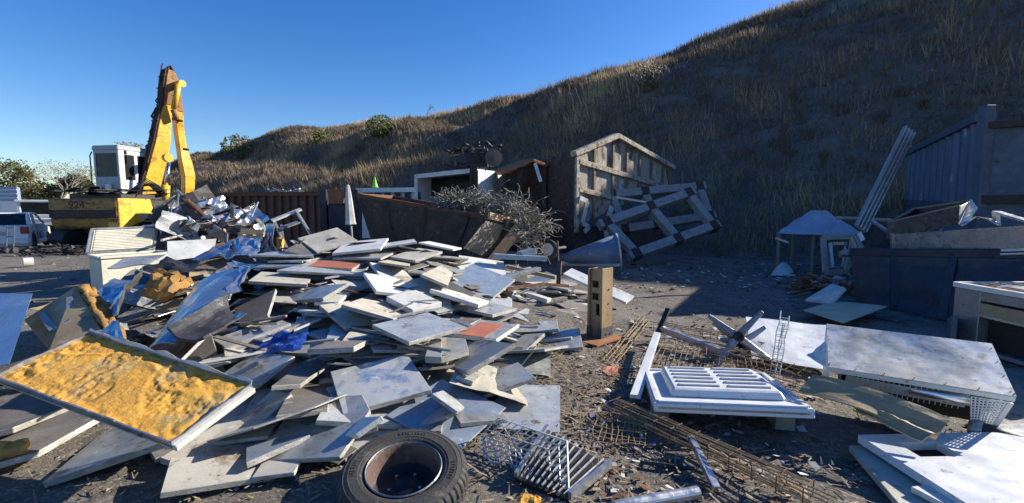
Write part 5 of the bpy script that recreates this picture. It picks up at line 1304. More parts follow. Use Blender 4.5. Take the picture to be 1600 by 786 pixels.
mb = MB(); q = [P(566, 320, 13.4), P(582, 362, 13.2), P(582, 372, 13.2), P(566, 372, 13.4)]
mb.hexa([c + V((0, .03, 0)) for c in q] + q)
for k in range(5): mb.beam(P(568, 330 + 9 * k, 13.35), P(573 + 2 * k, 330 + 9 * k, 13.3), .05, .04)
mb.build('gusset', 'cab_white', t)
r0, r1 = P(560, 320, 15.0), P(652, 320, 14.4)
mb = MB(); mb.hexa([up(c, .2) for c in (r0, r1, r1 + V((0, .05, 0)), r0 + V((0, .05, 0)))] + [up(c, 2.08) for c in (r0, r1, r1 + V((0, .05, 0)), r0 + V((0, .05, 0)))]); mb.build('rear_wall', 'cab_white', t)
mb = MB(); mb.beam(up(r0, 2.12) - V((0, .06, 0)), up(r1, 2.12) - V((0, .06, 0)), .16, .14); mb.build('rear_rail', 'cab_white', t)
mb = MB()
for k in range(7):
    c = r0.lerp(r1, k / 6) - V((0, .05, 0)); mb.beam(up(c, .3), up(c, 2.06), .11, .1, (0, 1, 0)); mb.beam(up(c, .3) + V((.09, -.01, 0)), up(c, 2.05) + V((.09, -.01, 0)), .05, .1, (0, 1, 0))
mb.build('rear_rib', 'navy', t)
q = P(586, 293, 15.2)
o = MB().lathe(q, (0, 0, 1), [(.11, 0), (.09, .05), (.05, .2), (.02, .33), (0, .35)], 14).build('traffic_cone', 'green_cloth', smooth=True); tag(o, 'small bright green cone standing on the white rail of the blue skip', 'cone')
t = thing('parasol', 'closed off white parasol standing in front of the blue skip', 'parasol', G(547, 420))
mb = MB(); pb, pt_ = P(548.5, 352, 9.4), P(543.5, 288, 9.4)
ax_ = (pt_ - pb); Lp = ax_.length
mb.lathe(pb, ax_, [(.02, 0), (.11, .02), (.095, Lp * .12), (.075, Lp * .5), (.055, Lp * .8), (.03, Lp * .97), (.0, Lp)], 20, 0, fn=lambda i, k, r: r * (1.05 if i % 4 < 2 else .94)); mb.build('canopy', 'umbrella_cloth', t)
mb = MB(); mb.cyl(pb - ax_.normalized() * .75, pb + ax_ * .1, .02, .02, 8); mb.build('pole', 'grey_metal', t)
# ---------------------------------------------------------------- big rusty skip with wire
t = thing('rusty_skip', 'long dark rusty skip with sloping ends loaded with wire', 'skip', (-1.8, 11, 0))
TL, TR, BR_, BL_ = P(560, 305, 11.6), P(803, 347, 9.6), P(742, 425, 9.9), P(598, 425, 11.4)
bk = V((.4, 1.75, 0))
def shell(mb, a, b, c, d, th=.04):
    n = (b - a).cross(d - a).normalized() * th; mb.hexa([a, b, c, d, a + n, b + n, c + n, d + n])
mb = MB(); shell(mb, BL_, BR_, TR, TL); shell(mb, BR_ + bk, BL_ + bk, TL + bk, TR + bk); shell(mb, BL_ + bk, BL_, TL, TL + bk); shell(mb, BR_, BR_ + bk, TR + bk, TR); shell(mb, BL_, BL_ + bk, BR_ + bk, BR_)
mb.build('shell', 'skip_rust', t)
mb = MB(); mb.beam(TL, TR, .09, .09); mb.beam(TL + bk, TR + bk, .09, .09); mb.beam(TL, TL + bk, .09, .09); mb.build('rim', 'rust', t, bevel=.01)
mb = MB()
for f in (.22, .48, .75): mb.beam(BL_.lerp(BR_, f) - V((0, .04, 0)), TL.lerp(TR, f) - V((0, .04, 0)), .07, .05)
mb.build('rib', 'rust_dark', t)
mb = MB(); mb.beam(P(764, 337, 9.3), P(806, 347, 10.1), .06, .14, (0, 0, 1)); mb.build('end_beam', 'pallet_wood', t)
o = MB().hexa([P(724, 388, 8.7), P(753, 400, 9.4), P(753, 400, 9.46), P(724, 388, 8.76), P(758, 345, 9.0), P(797, 354, 9.9), P(797, 354, 9.96), P(758, 345, 9.06)]).build('timber_board', 'wood_grey', bevel=.004)
tag(o, 'wide weathered board leaning on the end of the rusty skip', 'board')
rd = random.Random(31)
def wires(name, label, blobs, n, mat, r):
    mb = MB()
    for i in range(n):
        c, rad = rd.choice(blobs); p = c + V((rd.gauss(0, 1) * rad[0], rd.gauss(0, 1) * rad[1], rd.gauss(0, 1) * rad[2])) * .42
        d = V((rd.uniform(-1, 1), rd.uniform(-1, 1), rd.uniform(-.3, 1))).normalized(); pts = []
        for k in range(7):
            pts.append(p.copy()); p = p + d * .075; d = (d + V((rd.uniform(-1, 1), rd.uniform(-1, 1), rd.uniform(-1.1, .7))) * .62).normalized()
        mb.tube(pts, r * rd.choice((.5, .8, 1, 1.5)), 4)
    o = mb.build(name, mat); return tag(o, label, 'wire')
wires('wire_tangle', 'big tangle of stripped pale wire heaped in the rusty skip', [(P(722, 322, 10.8), (.42, .35, .16)), (P(752, 318, 10.9), (.42, .4, .20)), (P(788, 328, 10.4), (.42, .35, .24)), (P(706, 320, 10.9), (.25, .3, .10))], 1000, 'straw_wire', .0075)
wires('wire_tangle', 'grey wire spilling over the end of the rusty skip to the ground', [(P(815, 335, 9.6), (.35, .3, .28)), (P(838, 352, 9.5), (.42, .3, .22)), (P(824, 372, 9.3), (.25, .2, .35))], 330, 'straw_wire', .0075)
# ---------------------------------------------------------------- white truck box with an engine on it
t = thing('truck_box', 'open white truck box body with a dark inside', 'truck body', P(700, 400, 14))
a, b = P(650, 276, 14.3), P(745, 266, 13.7); e = P(784, 271, 15.7)
a0, b0, e0 = [V((c.x, c.y, 0)) for c in (a, b, e)]; ff_ = e0 - b0; d0 = a0 + ff_
zT = lambda p: {0: a.z, 1: b.z, 2: e.z, 3: a.z}[p]
mb = MB(); shell(mb, up(b0, .3), up(e0, .3), up(e0, e.z), up(b0, b.z), .05); shell(mb, up(d0, .3), up(a0, .3), up(a0, a.z), up(d0, a.z), .05); shell(mb, up(e0, .3), up(d0, .3), up(d0, a.z), up(e0, e.z), .05)
mb.build('wall', 'cab_white', t)
mb = MB(); shell(mb, up(a0, a.z), up(b0, b.z), up(e0, e.z), up(d0, a.z), .04); mb.build('roof', 'cab_white', t)
mb = MB(); shell(mb, up(a0, .9), up(b0, .9), up(e0, .9), up(d0, .9), .05)
iw = ff_ * .45; shell(mb, up(a0 + iw, .9), up(b0 + iw, .9), up(b0 + iw, 1.95), up(a0 + iw, 1.95), .04); mb.build('inner_floor', 'grey_and_cab_shade', t)
mb = MB(); shell(mb, up(a0 + iw * 1.05, 1.9), up(b0 + iw * 1.05, 1.9), up(b0 + iw * 1.05, 2.72), up(a0 + iw * 1.05, 2.68), .04); mb.build('inside_shade', 'black', t)  # black sheet put in for the shade inside the white box
mb = MB(); mb.beam(up(a0, .8), up(a0, a.z + .06), .10, .08); mb.beam(a + V((0, -.04, .0)), b + V((0, -.04, 0)), .06, .13); mb.build('door_frame', 'pale', t)
mb = MB(); mb.beam(up(b0, .8) + V((-.06, -.03, 0)), up(b0, b.z + .1) + V((-.06, -.03, 0)), .16, .12); mb.beam(up(b0, 1.5) + V((-.2, -.1, 0)), up(b0, b.z + .1) + V((-.16, -.1, 0)), .06, .06); mb.build('corner_post', 'rust_dark', t)
t = thing('scrap_engine', 'greasy black engine block with pulleys lying on the truck box', 'engine', P(738, 268, 14.8))
mb = MB(); cE = P(743, 250, 14.8)
mb.box(cE + V((0, 0, -.02)), (.75, .6, .5), .2); mb.build('block', 'black', t, bevel=.04)
for nm_, q_, z_, r_ in (('cylinder_head', (.1, 0, .28), (.55, .4, .16), .3), ('intake', (-.45, 0, .2), (.4, .3, .24), -.2), ('gearbox', (-.5, 0, -.14), (.3, .3, .35), .4)): MB().box(cE + V(q_), z_, r_).build(nm_, 'black', t, bevel=.04)
for (dx, dz, r_) in ((.55, .02, .28), (.30, .06, .14), (-.40, -.02, .16)):
    mb = MB(); mb.lathe(cE + V((dx, -.28, dz)), (.35, -.9, .1), [(0, 0), (r_ * .3, .03), (r_ * .8, .02), (r_, .05), (r_, .12), (0, .13)], 20)
    mb.build('pulley', 'dark_metal', t)
mb = MB()
for k in range(26):
    p = cE + V((rd.uniform(-.75, .75), rd.uniform(-.3, .2), rd.uniform(-.1, .45))); q = p + V((rd.uniform(-.35, .35), rd.uniform(-.2, .1), rd.uniform(-.15, .2))); m_ = (p + q) / 2 + V((0, -.05, rd.uniform(-.05, .12)))
    mb.tube([p, m_, q], rd.uniform(.015, .045), 6)
mb.build('pipe', 'dark_metal', t, smooth=True)
mb = MB(); mb.beam(P(703, 243, 14.6), P(735, 240, 14.6), .06, .05); mb.beam(P(722, 231, 14.6), P(740, 231, 14.6), .05, .04); mb.beam(P(738, 231, 14.55), P(740, 246, 14.55), .05, .04); mb.beam(P(722, 231, 14.6), P(724, 240, 14.6), .05, .05); mb.build('bracket', 'post_tan', t)
mb = MB()
for k in range(10):
    q = P(700 + k * 4.5, 266 - rd.uniform(0, 6), 14.2); mb.beam(q - V((.2, 0, rd.uniform(-.1, .1))), q + V((.2, 0, rd.uniform(-.1, .1))), .06, .05)
o = mb.build('scrap_pile', 'black'); tag(o, 'thin black scrap bars strewn on the truck box roof', 'scrap')
# ---------------------------------------------------------------- rusty gabled container
K0 = V((1.82, 13.5, 0)); kd = V((.8, .6, 0)); kl = V((-.6, .8, 0)); kn = V((.6, -.8, 0))
t = thing('tilted_container', 'rusty container end with a pointed top and peeling cream ribs in sunlight', 'container', K0 + kd * 2 + kl * 1.5)
def kp(k, z, o_=0.0): return K0 + kd * k + kn * o_ + V((0, 0, z))
topz = lambda k: 3.06 + (3.72 - 3.06) * k / 1.71 if k < 1.71 else 3.72 + (2.95 - 3.72) * (k - 1.71) / (4.6 - 1.71)
mb = MB(); kk = [0, 1.71, 4.6]
for i in range(2):
    k0_, k1_ = kk[i], kk[i + 1]
    z0a = 1.0 if i == 0 else 1.0
    zq = lambda k: 1.0 + .3 * k
    mb.hexa([kp(k0_, zq(k0_), -.05), kp(k1_, zq(k1_), -.05), kp(k1_, zq(k1_)), kp(k0_, zq(k0_)), kp(k0_, topz(k0_), -.05), kp(k1_, topz(k1_), -.05), kp(k1_, topz(k1_)), kp(k0_, topz(k0_))])
mb.build('end_wall', 'old_paint', t)
mb = MB()
for k in (.77, 1.6, 2.26, 2.9, 3.52, 4.17, 4.56):
    zb_ = 1.0 + .3 * k + .12 * nz(k * 9, 2)
    mb.beam(kp(k, zb_, .03), kp(k, topz(k) - .05, .03), .08, .07, kn)
mb.build('rib', 'rib_brown', t, bevel=.006)
mb = MB(); mb.beam(kp(.05, .85, .045), kp(.05, 3.0, .045), .12, .09, kn); mb.beam(kp(.1, 2.90, .05), kp(4.5, 2.26, .05), .10, .15); mb.beam(kp(.1, 2.10, .05), kp(1.8, 1.84, .05), .10, .14)
mb.build('rail', 'old_trim', t, bevel=.006)
mb = MB(); mb.beam(kp(-.1, topz(0) + .03, .04), kp(1.73, 3.78, .04), .24, .16); mb.beam(kp(1.69, 3.78, .045), kp(4.7, 2.96, .045), .24, .14); mb.build('eave', 'old_trim', t, bevel=.01)
mb = MB(); L0 = K0 + kl * 3.7
mb.hexa([up(L0, .2), up(K0, .2), up(K0 + kd * .05, .2), up(L0 + kd * .05, .2), up(L0, 2.85), up(K0, 3.05), up(K0 + kd * .05, 3.05), up(L0 + kd * .05, 2.85)]); 
mb.hexa([up(K0 + kd * .06, .12), up(K0 + kd * 4.6, .12), up(K0 + kd * 4.6 + kl * .05, .12), up(K0 + kd * .06 + kl * .05, .12), kp(.06, .98, -.3), kp(4.6, .98, -.3), kp(4.6, .98, -.35), kp(.06, .98, -.35)])
mb.build('side_wall', 'skip_rust', t)
mb = MB(); pts = [(.1, 1.85), (.42, 1.75), (.22, 1.12), (.5, 1.0), (.3, .85)]
for i in range(4): mb.beam(kp(pts[i][0], pts[i][1], .12), kp(pts[i + 1][0], pts[i + 1][1], .12), .13, .03, kn)
mb.build('torn_flap', 'pale', t); mb = MB()
pts = [(1.5, 1.6), (1.2, 1.0), (1.3, .65)]
for i in range(2): mb.beam(kp(pts[i][0], pts[i][1], .12), kp(pts[i + 1][0], pts[i + 1][1], .12), .2, .03, kn)
mb.build('torn_flap', 'pale', t)
t = thing('gable_roof', 'small rust orange gable roof piece beside the pointed container', 'roof', P(820, 300, 14.2))
A_, B_, C_ = P(781, 270, 14.3), P(834, 248, 14.0), P(856, 257, 14.3); dv = V((-.4, 1.4, .12))
mb = MB(); mb.slab([A_, B_, B_ + dv, A_ + dv], .08); mb.slab([B_, C_, C_ + dv, B_ + dv], .08); mb.build('sheet', 'rust_orange', t, bevel=.01)
mb = MB(); mb.beam(P(836, 255, 14.0), P(845, 284, 13.9), .10, .03, (0, -1, 0)); mb.build('torn_strip', 'pale', t)
mb = MB()
for x, y in ((787, 270), (811, 262), (850, 258)): mb.beam(P(x, y, 14.4), up(P(x, y, 14.4), .2), .12, .12)
mb.build('post', 'rust_dark', t)
mb = MB(); pp = [P(787, 274, 14.5), P(811, 265, 14.5), P(850, 262, 14.5)]
mb.hexa([up(pp[0], .2), up(pp[1], .2), up(pp[1], .2) + V((0, .04, 0)), up(pp[0], .2) + V((0, .04, 0)), pp[0], pp[1], pp[1] + V((0, .04, 0)), pp[0] + V((0, .04, 0))]); mb.build('side_panel', 'rust_dark', t)
# ---------------------------------------------------------------- steel frames
def lattice(name, label, c4, rows, cols, w, mat='frame_grey'):
    t = thing(name, label, 'frame', V((sum(c.x for c in c4) / 4, sum(c.y for c in c4) / 4, min(c.z for c in c4))))
    n = (c4[1] - c4[0]).cross(c4[3] - c4[0]).normalized(); J = MB(); B_ = MB()
    for v in rows:
        B_.beam(lerp4(c4, -.05, v), lerp4(c4, 1.04, v), w, w, n)
    for u in cols:
        B_.beam(lerp4(c4, u, -.03) + n * .01, lerp4(c4, u, 1.03) + n * .01, w * .92, w * .92, n)
    for v in rows:
        for u in cols:
            c = lerp4(c4, u, v); d = (lerp4(c4, u + .05, v) - lerp4(c4, u - .05, v)).normalized()
            MB().beam(c - d * w * .48, c + d * w * .48, w * 1.14, w * 1.14, n).build('joint', 'joint_brown', t, bevel=.006)
    B_.build('beam', mat, t, bevel=.01)
    return t
lattice('steel_lattice', 'front leaning grey lattice frame with brown bolted joints', [P(990, 400, 12.6), P(1118, 354, 13.4), P(1078, 301, 14.0), P(942, 349, 13.1)], (0.02, .98), (.03, .52, .97), .25)
lattice('steel_lattice', 'rear grey lattice frame behind the leaning one by the pointed container', [P(972, 362, 14.2), P(1112, 340, 14.6), P(1095, 291, 15.0), P(950, 304, 14.6)], (.05, .98), (.03, .38, .97), .25)
o = MB().beam(P(962, 308, 13.6), P(1016, 317, 13.6), .03, .06).build('metal_bar', 'pale'); tag(o, 'thin pale bar caught between the two lattice frames', 'bar')
# blue hopper cone
t = thing('metal_hopper', 'blue grey metal hopper cone lying on its side before the lattice frames', 'hopper', P(930, 420, 10.8))
p_, q_ = P(874, 404, 10.95), P(966, 393, 10.80); axh = q_ - p_; Lh = axh.length
MB().lathe(p_, axh, [(.05, 0), (.14, Lh * .2), (.27, Lh * .6), (.41, Lh)], 36).build('cone', 'hopper_blue', t, solid=.012, smooth=True)
MB().lathe(q_, axh, [(.405, -.02), (.43, -.02), (.43, .02), (.405, .02)], 36, closed=True).build('rim', 'pale', t)
o = MB().slab([P(872, 414, 11.0), P(968, 416, 10.4), P(972, 404, 10.6), P(874, 408, 11.2)], .02).build('metal_sheet', 'scrap_pale'); tag(o, 'pale dusty sheet lying along the blue grey hopper', 'sheet')
t = thing('trolley_castor', 'small black trolley wheel with a white hub beside the rusty skip', 'wheel', P(856, 405, 9.8))
cw = P(856, 390, 9.8); axw = V((-.35, -.9, .1)).normalized()
MB().lathe(cw, axw, [(.12, -.05), (.19, -.05), (.22, -.03), (.22, .03), (.19, .05), (.12, .05)], 28).build('tyre', 'rubber', t, smooth=True)
MB().lathe(cw, axw, [(0, .02), (.03, .05), (.05, .05), (.06, .03), (.10, .03), (.12, .055), (.135, .05), (.135, -.03), (0, -.03)], 28).build('hub', 'pale', t)
mb = MB(); mb.cyl(cw - axw * .02, cw + V((.5, 1.2, -.05)), .04, .04, 8); mb.build('axle', 'dark_metal', t)
o = MB().beam(P(872, 447, 7.3), P(875, 408, 7.45), .06, .06).build('metal_bar', 'rust'); tag(o, 'rusty angle bar standing up at the far edge of the heap', 'bar')
o = MB().tube([P(873, 440, 7.5), P(871, 376, 7.6)], .018, 6).build('metal_rod', 'dark_metal'); tag(o, 'dark upright rod beside the small trolley wheel', 'rod')
o = MB().tube([P(792, 454, 6.3), P(818, 447, 6.5), P(850, 444, 6.7), P(888, 447, 6.9)], .03, 4).build('flat_bar', 'rust'); tag(o, 'curved rusty bar lying over panels near the far heap edge', 'bar')
for i, (x0, y0, Y0, x1, y1, Y1, w, mt, lb_) in enumerate((
        (822, 478, 6.3, 884, 466, 6.7, .10, 'wood_grey', 'rounded grey beam end behind the rusty steel post'),
        (780, 436, 6.6, 842, 420, 7.0, .12, 'galv', 'narrow grey slat above the curved rusty bar'),
        (792, 416, 7.2, 868, 434, 7.0, .10, 'wood', 'brown edged slat beside the white sheet with slots'),
        (770, 400, 7.6, 852, 404, 7.8, .16, 'bluish', 'blue grey slat on the far crest below the timber board'),
        (812, 398, 7.8, 834, 392, 7.9, .2, 'bluish', 'short bluish block on the far crest below the timber board'),
        (826, 460, 6.6, 858, 470, 6.4, .12, 'pale', 'short white slat under the curved rusty bar'))):
    o = MB().beam(P(x0, y0, Y0), P(x1, y1, Y1), w, w * .5).build('slat', mt, bevel=.006); tag(o, lb_, 'slat')
# ---------------------------------------------------------------- navy skip with the aluminium trough
t = thing('navy_skip', 'big dark navy skip in shadow with sloping corner', 'skip', (6.6, 6.4, 0))
sa, sb = P(1330, 394, 7.9), P(1640, 398, 5.45)
lo1, lo2 = G(1352, 470, .0), G(1530, 516, .0)
lo1, lo2 = V((5.75, 7.55, 0)), V((6.0, 5.35, 0)); bx = V((2.0, .3, 0))
mb = MB(); shell(mb, lo1, lo2, sb, sa); shell(mb, lo1 + bx, lo1, sa, sa + bx); shell(mb, lo2, lo2 + bx, sb + bx, sb); shell(mb, lo2 + bx, lo1 + bx, sa + bx, sb + bx); mb.build('shell', 'navy', t)
mb = MB(); mb.beam(sa, sb, .12, .14); mb.beam(sa, sa + bx, .12, .14); mb.build('rim', 'navy', t, bevel=.02)
mb = MB()
for f in (.3, .62): mb.beam(lo1.lerp(lo2, f) - V((.03, 0, 0)), sa.lerp(sb, f) - V((.03, 0, 0)), .09, .07)
mb.build('rib', 'navy', t)
mb = MB(); mb.cyl(sa + V((-.02, .05, -.02)), sa + V((-.16, .05, -.04)), .07, .05, 12); mb.build('lifting_lug', 'grey_metal', t)
t = thing('metal_trough', 'long silver metal trough lying on top of the navy skip', 'trough', P(1480, 385, 6.5))
u0, u1 = P(1394, 366, 7.5), P(1645, 350, 5.35); w0, w1 = P(1395, 391, 7.5), P(1645, 392, 5.35); bx2 = V((.75, .15, 0))
mb = MB(); shell(mb, w0, w1, u1, u0, .02); shell(mb, w0 + bx2, w0, u0, u0 + bx2, .02); shell(mb, w1 + bx2, w0 + bx2, u0 + bx2, u1 + bx2, .02); shell(mb, w0, w0 + bx2, w1 + bx2, w1, .02); mb.build('body', 'aluminium', t)
e4 = [P(1395, 391, 7.5), P(1362, 391, 8.3), P(1362, 345, 8.5), P(1394, 366, 7.5)]
mb = MB(); shell(mb, *e4, .03); mb.build('end_plate', 'dark_metal', t)
mb = MB(); mb.beam(P(1362, 345, 8.5), P(1394, 366, 7.5), .05, .04); mb.beam(P(1394, 366, 7.48), P(1395, 391, 7.48), .05, .04); mb.build('flange', 'aluminium', t)
t = thing('wooden_crate', 'open tray like wooden crate tilted over the silver trough', 'crate', P(1460, 345, 7.0))
h4 = [P(1390, 349, 7.5), P(1498, 350, 6.7), P(1514, 313, 7.3), P(1440, 322, 8.0)]
ca_, cb_, cc_, cd_ = P(1388, 348, 7.6), P(1500, 322, 6.8), P(1518, 313, 7.3), P(1430, 326, 8.1)
dz_ = V((0, 0, -.27))
mb = MB(); shell(mb, ca_ + dz_, cb_ + dz_, cb_, ca_, .02); shell(mb, cd_ + dz_, ca_ + dz_, ca_, cd_, .02); shell(mb, cc_ + dz_, cd_ + dz_, cd_, cc_, .02); shell(mb, ca_ + dz_ * .7, cb_ + dz_ * .7, cc_ + dz_ * .7, cd_ + dz_ * .7, .02); mb.build('box', 'dark_metal', t)
mb = MB(); mb.beam(ca_, cb_, .03, .04); mb.beam(ca_, cd_, .03, .03); mb.beam(cd_, cc_, .03, .03); mb.build('rim', 'wood', t)
mb = MB(); shell(mb, P(1499, 351, 6.7), P(1512, 350, 6.7), P(1527, 327, 6.75), P(1516, 312, 7.2), .02); mb.hexa([cb_ + dz_, cb_ + dz_ + V((.04, .02, 0)), cc_ + dz_ + V((.04, .02, 0)), cc_ + dz_, cb_, cb_ + V((.04, .02, 0)), cc_ + V((.04, .02, 0)), cc_]); mb.build('end_board', 'pale', t)
o = MB().tube([P(1503, 352, 6.6), P(1525, 340, 6.9), P(1545, 343, 6.7), P(1562, 352, 6.4)], .022, 8).build('curved_pipe', 'aluminium', smooth=True); tag(o, 'thin silver pipe bent in an arc over the trough beside the crate', 'pipe')
mb = MB(); mb.beam(P(1556, 331, 6.6), P(1620, 350, 6.0), .10, .03, (0, 0, 1)); mb.beam(P(1556, 331, 6.6), P(1557, 350, 6.6), .06, .06); o = mb.build('metal_bracket', 'aluminium'); tag(o, 'silver angle bracket standing on the trough near the picture edge', 'bracket')
mb = MB(); mb.beam(P(1570, 391, 5.6), P(1640, 389, 5.2), .12, .03); mb.beam(P(1565, 397, 5.5), P(1640, 395, 5.1), .05, .02)
o = mb.build('metal_bar', 'scrap_pale'); tag(o, 'pale bars on the navy skip rim above the grey oven', 'bar')
o = MB().tube([P(1361, 476, 7.3), P(1403, 428, 7.25)], .012, 5).build('metal_rod', 'straw_wire'); tag(o, 'thin pale rod leaning diagonally on the side of the navy skip', 'rod')
# aluminium profile, pipes, tarp shelter, frames
t = thing('aluminium_profile', 'long grooved aluminium profile leaning steeply against the dark hillside', 'profile', P(1345, 370, 9.6))
pa, pb_ = P(1343, 358, 9.4), P(1420, 203, 10.2); dpr = (pb_ - pa).normalized(); sdr = dpr.cross(V((0, -1, 0))).normalized(); npr = sdr.cross(dpr)
mb = MB(); mb.beam(pa, pb_, .27, .04, npr); mb.build('web', 'frame_grey', t)
mb = MB()
for s_ in (-.12, -.04, .04, .12): mb.beam(pa + sdr * s_ - npr * .035 * (1 if npr.y > 0 else -1), pb_ + sdr * s_ - npr * .035 * (1 if npr.y > 0 else -1), .03, .04, npr)
mb.build('flange', 'grey_metal', t)
o = MB().tube([P(1306, 340, 9.8), P(1392, 344, 9.4)], .035, 8).build('pipe', 'frame_grey'); tag(o, 'horizontal grey pipe crossing behind the foot of the aluminium profile', 'pipe')
t = thing('tarp_shelter', 'low shelter of blue tarpaulin draped on thin posts', 'shelter', G(1280, 425))
r0, r1 = P(1268, 330, 11.4), P(1288, 330, 11.2)
A0, A1, A2, A3 = P(1214, 366, 11.2), P(1348, 368, 10.3), P(1325, 352, 12.0), P(1232, 352, 12.6)
mb = MB()
mb.sheet([A0, A1, r1, r0], 16, 10, crumple(.05, 2.5, 2.2, .1)); mb.sheet([A3, A0, r0, r0 + V((0, .02, 0))], 8, 10, crumple(.05, 2.5, 4)); mb.sheet([A1, A2, r1 + V((0, .02, 0)), r1], 8, 10, crumple(.05, 2.5, 5)); mb.sheet([A2, A3, r0, r1], 10, 8, crumple(.03, 2.5, 6))
mb.build('tarpaulin', 'tarp', t, solid=.004)
for (x, y, Y, yb) in ((1217, 366, 11.2, 420), (1271, 366, 11.0, 424), (1330, 366, 10.5, 424), (1240, 352, 12.5, 412)):
    mb = MB(); q = P(x, y, Y); mb.beam(up(q, 0.0), q, .045, .045); mb.build('post', 'wood_grey', t)
mb = MB(); mb.beam(P(1212, 372, 11.2), P(1232, 379, 11.1), .04, .04); mb.build('brace', 'pale', t)
t = thing('window_frame', 'upright nested grey window frame between tarpaulin shelter and navy skip', 'window frame', P(1310, 428, 9.2))
for j, (q4_, mt) in enumerate((([P(1290, 426, 9.0), P(1322, 424, 9.0), P(1334, 370, 9.2), P(1286, 371, 9.2)], 'frame_grey'), ([P(1300, 419, 9.1), P(1318, 418, 9.1), P(1324, 380, 9.25), P(1296, 381, 9.25)], 'aluminium'))):
    mb = MB()
    for i in range(4): mb.beam(q4_[i], q4_[(i + 1) % 4], .09 - .03 * j, .06, (0, -1, 0))
    mb.build('outer_frame' if j == 0 else 'inner_frame', mt, t)
t = thing('metal_bracket', 'bright white bent bracket catching the sun next to the grey window frame', 'bracket', P(1345, 390, 8.6))
mb = MB(); mb.hexa([P(1344, 378, 8.5), P(1352, 374, 8.4), P(1352, 374, 8.46), P(1344, 378, 8.56), P(1338, 368, 8.6), P(1345, 361, 8.6), P(1345, 361, 8.66), P(1338, 368, 8.66)]); mb.build('plate', 'white_paint', t)
mb = MB(); mb.beam(P(1337, 369, 8.6), P(1349, 391, 8.4), .06, .05); mb.beam(P(1331, 371, 8.6), P(1341, 391, 8.5), .05, .05); mb.build('arm', 'frame_grey', t)
o = MB().slab([G(1258, 468, .12), G(1300, 474, .10), G(1322, 450, .32), G(1300, 443, .30)], .03).build('board', 'scrap_pale'); tag(o, 'pale broken board sloping on rubbish in front of the window frame', 'board')
o = MB().beam(G(1267, 440, .10), G(1300, 446, .12), .07, .05).build('metal_bar', 'pale'); tag(o, 'short white bar on the rubbish in front of the window frame', 'bar')
o = MB().rock(P(1307, 437, 8.9), .17, 0, .8).rock(P(1300, 441, 8.8), .12).build('plastic_bag', 'scrap_pale', smooth=True); tag(o, 'crumpled white bag on rubbish under the grey window frame', 'bag')
o = MB().sheet([G(1204, 430, .02), G(1243, 431, .02), G(1236, 418, .05), G(1212, 419, .05)], 8, 6, lambda u, v, n: V((0, 0, .22 * math.sin(u * 3.14) * math.sin(v * 3.14)))).build('plastic_bag', 'tarp', solid=.01); o.data.materials[0] = M['scrap_pale']; tag(o, 'pale grey heap of sacking on the ground before the tarpaulin shelter', 'sack')
rd = random.Random(55)
for (cx_, cy_, rx_, ry_, n_, nm_, lb_) in ((8.6, 10.6, 1.2, .6, 60, 'rubbish_pile', 'brown rubbish heaped under the tarpaulin shelter'), (5.6, 8.4, .6, .5, 46, 'rubbish_pile', 'brown rubbish and sticks at the corner of the navy skip'), (-15.4, 15.6, 1.6, .7, 90, 'scrap_heap', 'low black scrap heap on the ground under the excavator counterweight')):
    mb = MB()
    for k in range(n_):
        x, y = cx_ + rd.gauss(0, .5) * rx_, cy_ + rd.gauss(0, .5) * ry_; z = max(.03, .30 * (1 - ((x - cx_) / rx_) ** 2 * .8) * rd.random()); d = V((rd.uniform(-1, 1), rd.uniform(-1, 1), rd.uniform(-.3, .4))).normalized() * rd.uniform(.1, .3)
        if k % 3: mb.beam(V((x, y, z)) - d, V((x, y, z)) + d, rd.uniform(.02, .08), .02, m=k % 2)
        else: mb.rock((x, y, z), rd.uniform(.05, .14), k % 2)
    o = mb.build(nm_, ['black', 'dark_metal'] if nm_ == 'scrap_heap' else ['wood', 'rust']); tag(o, lb_, 'rubbish')
    if nm_ == 'scrap_heap': o['kind'] = 'stuff'
# ---------------------------------------------------------------- big blue containers at the foot of the hill
t = thing('blue_container', 'tall corrugated blue container with a rusty corner post at the picture edge', 'container', (9.1, 9.0, 0))
pk = V((9.06, 9.0, 0)); pl_ = V((12.1, 14.2, 0)); zk, zl = 3.36, 3.30
dd = (pl_ - pk); Lc = dd.length; dd.normalize(); nn = V((-dd.y, dd.x, 0)); N_ = 44
mb = MB()
prev = None
for i in range(N_ + 1):
    ph = i % 4; o_ = .0 if ph in (0, 1) else .09
    p = pk + dd * (.1 + (Lc - .1) * i / N_) + nn * o_
    if prev is not None: mb.add([up(prev, .1), up(p, .1), up(p, 3.25), up(prev, 3.3)], [(0, 1, 2, 3)])
    prev = p
mb.build('side_wall', 'blue_wall', t, solid=.02)
mb = MB(); mb.beam(up(pk, zk - .08), up(pl_, zl - .08), .30, .16); mb.beam(up(pk, 1.55) + nn * .1, up(pl_, 1.75) + nn * .1, .05, .16); mb.build('rail', 'blue_steel', t)
mb = MB(); mb.beam(up(pk, 0), up(pk, zk + .12), .18, .18); mb.build('corner_post', 'blue_steel', t, bevel=.01)
pe = pk + V((.86, -.5, 0)) * 2.2
mb = MB(); q = V((.5, .86, 0)) * .05; mb.hexa([up(pk, .1), up(pe, .1), up(pe + q, .1), up(pk + q, .1), up(pk, 3.12), up(pe, 3.12), up(pe + q, 3.12), up(pk + q, 3.12)]); mb.build('end_wall', 'blue_steel', t)
mb = MB(); mb.beam(up(pk, 3.10) - q, up(pe, 3.10) - q, .10, .12); mb.build('end_rail', 'rust_dark', t); mb = MB(); mb.beam(up(pk, 1.7) - q, up(pe, 1.7) - q, .10, .16); mb.build('end_rail', 'rust_dark', t)
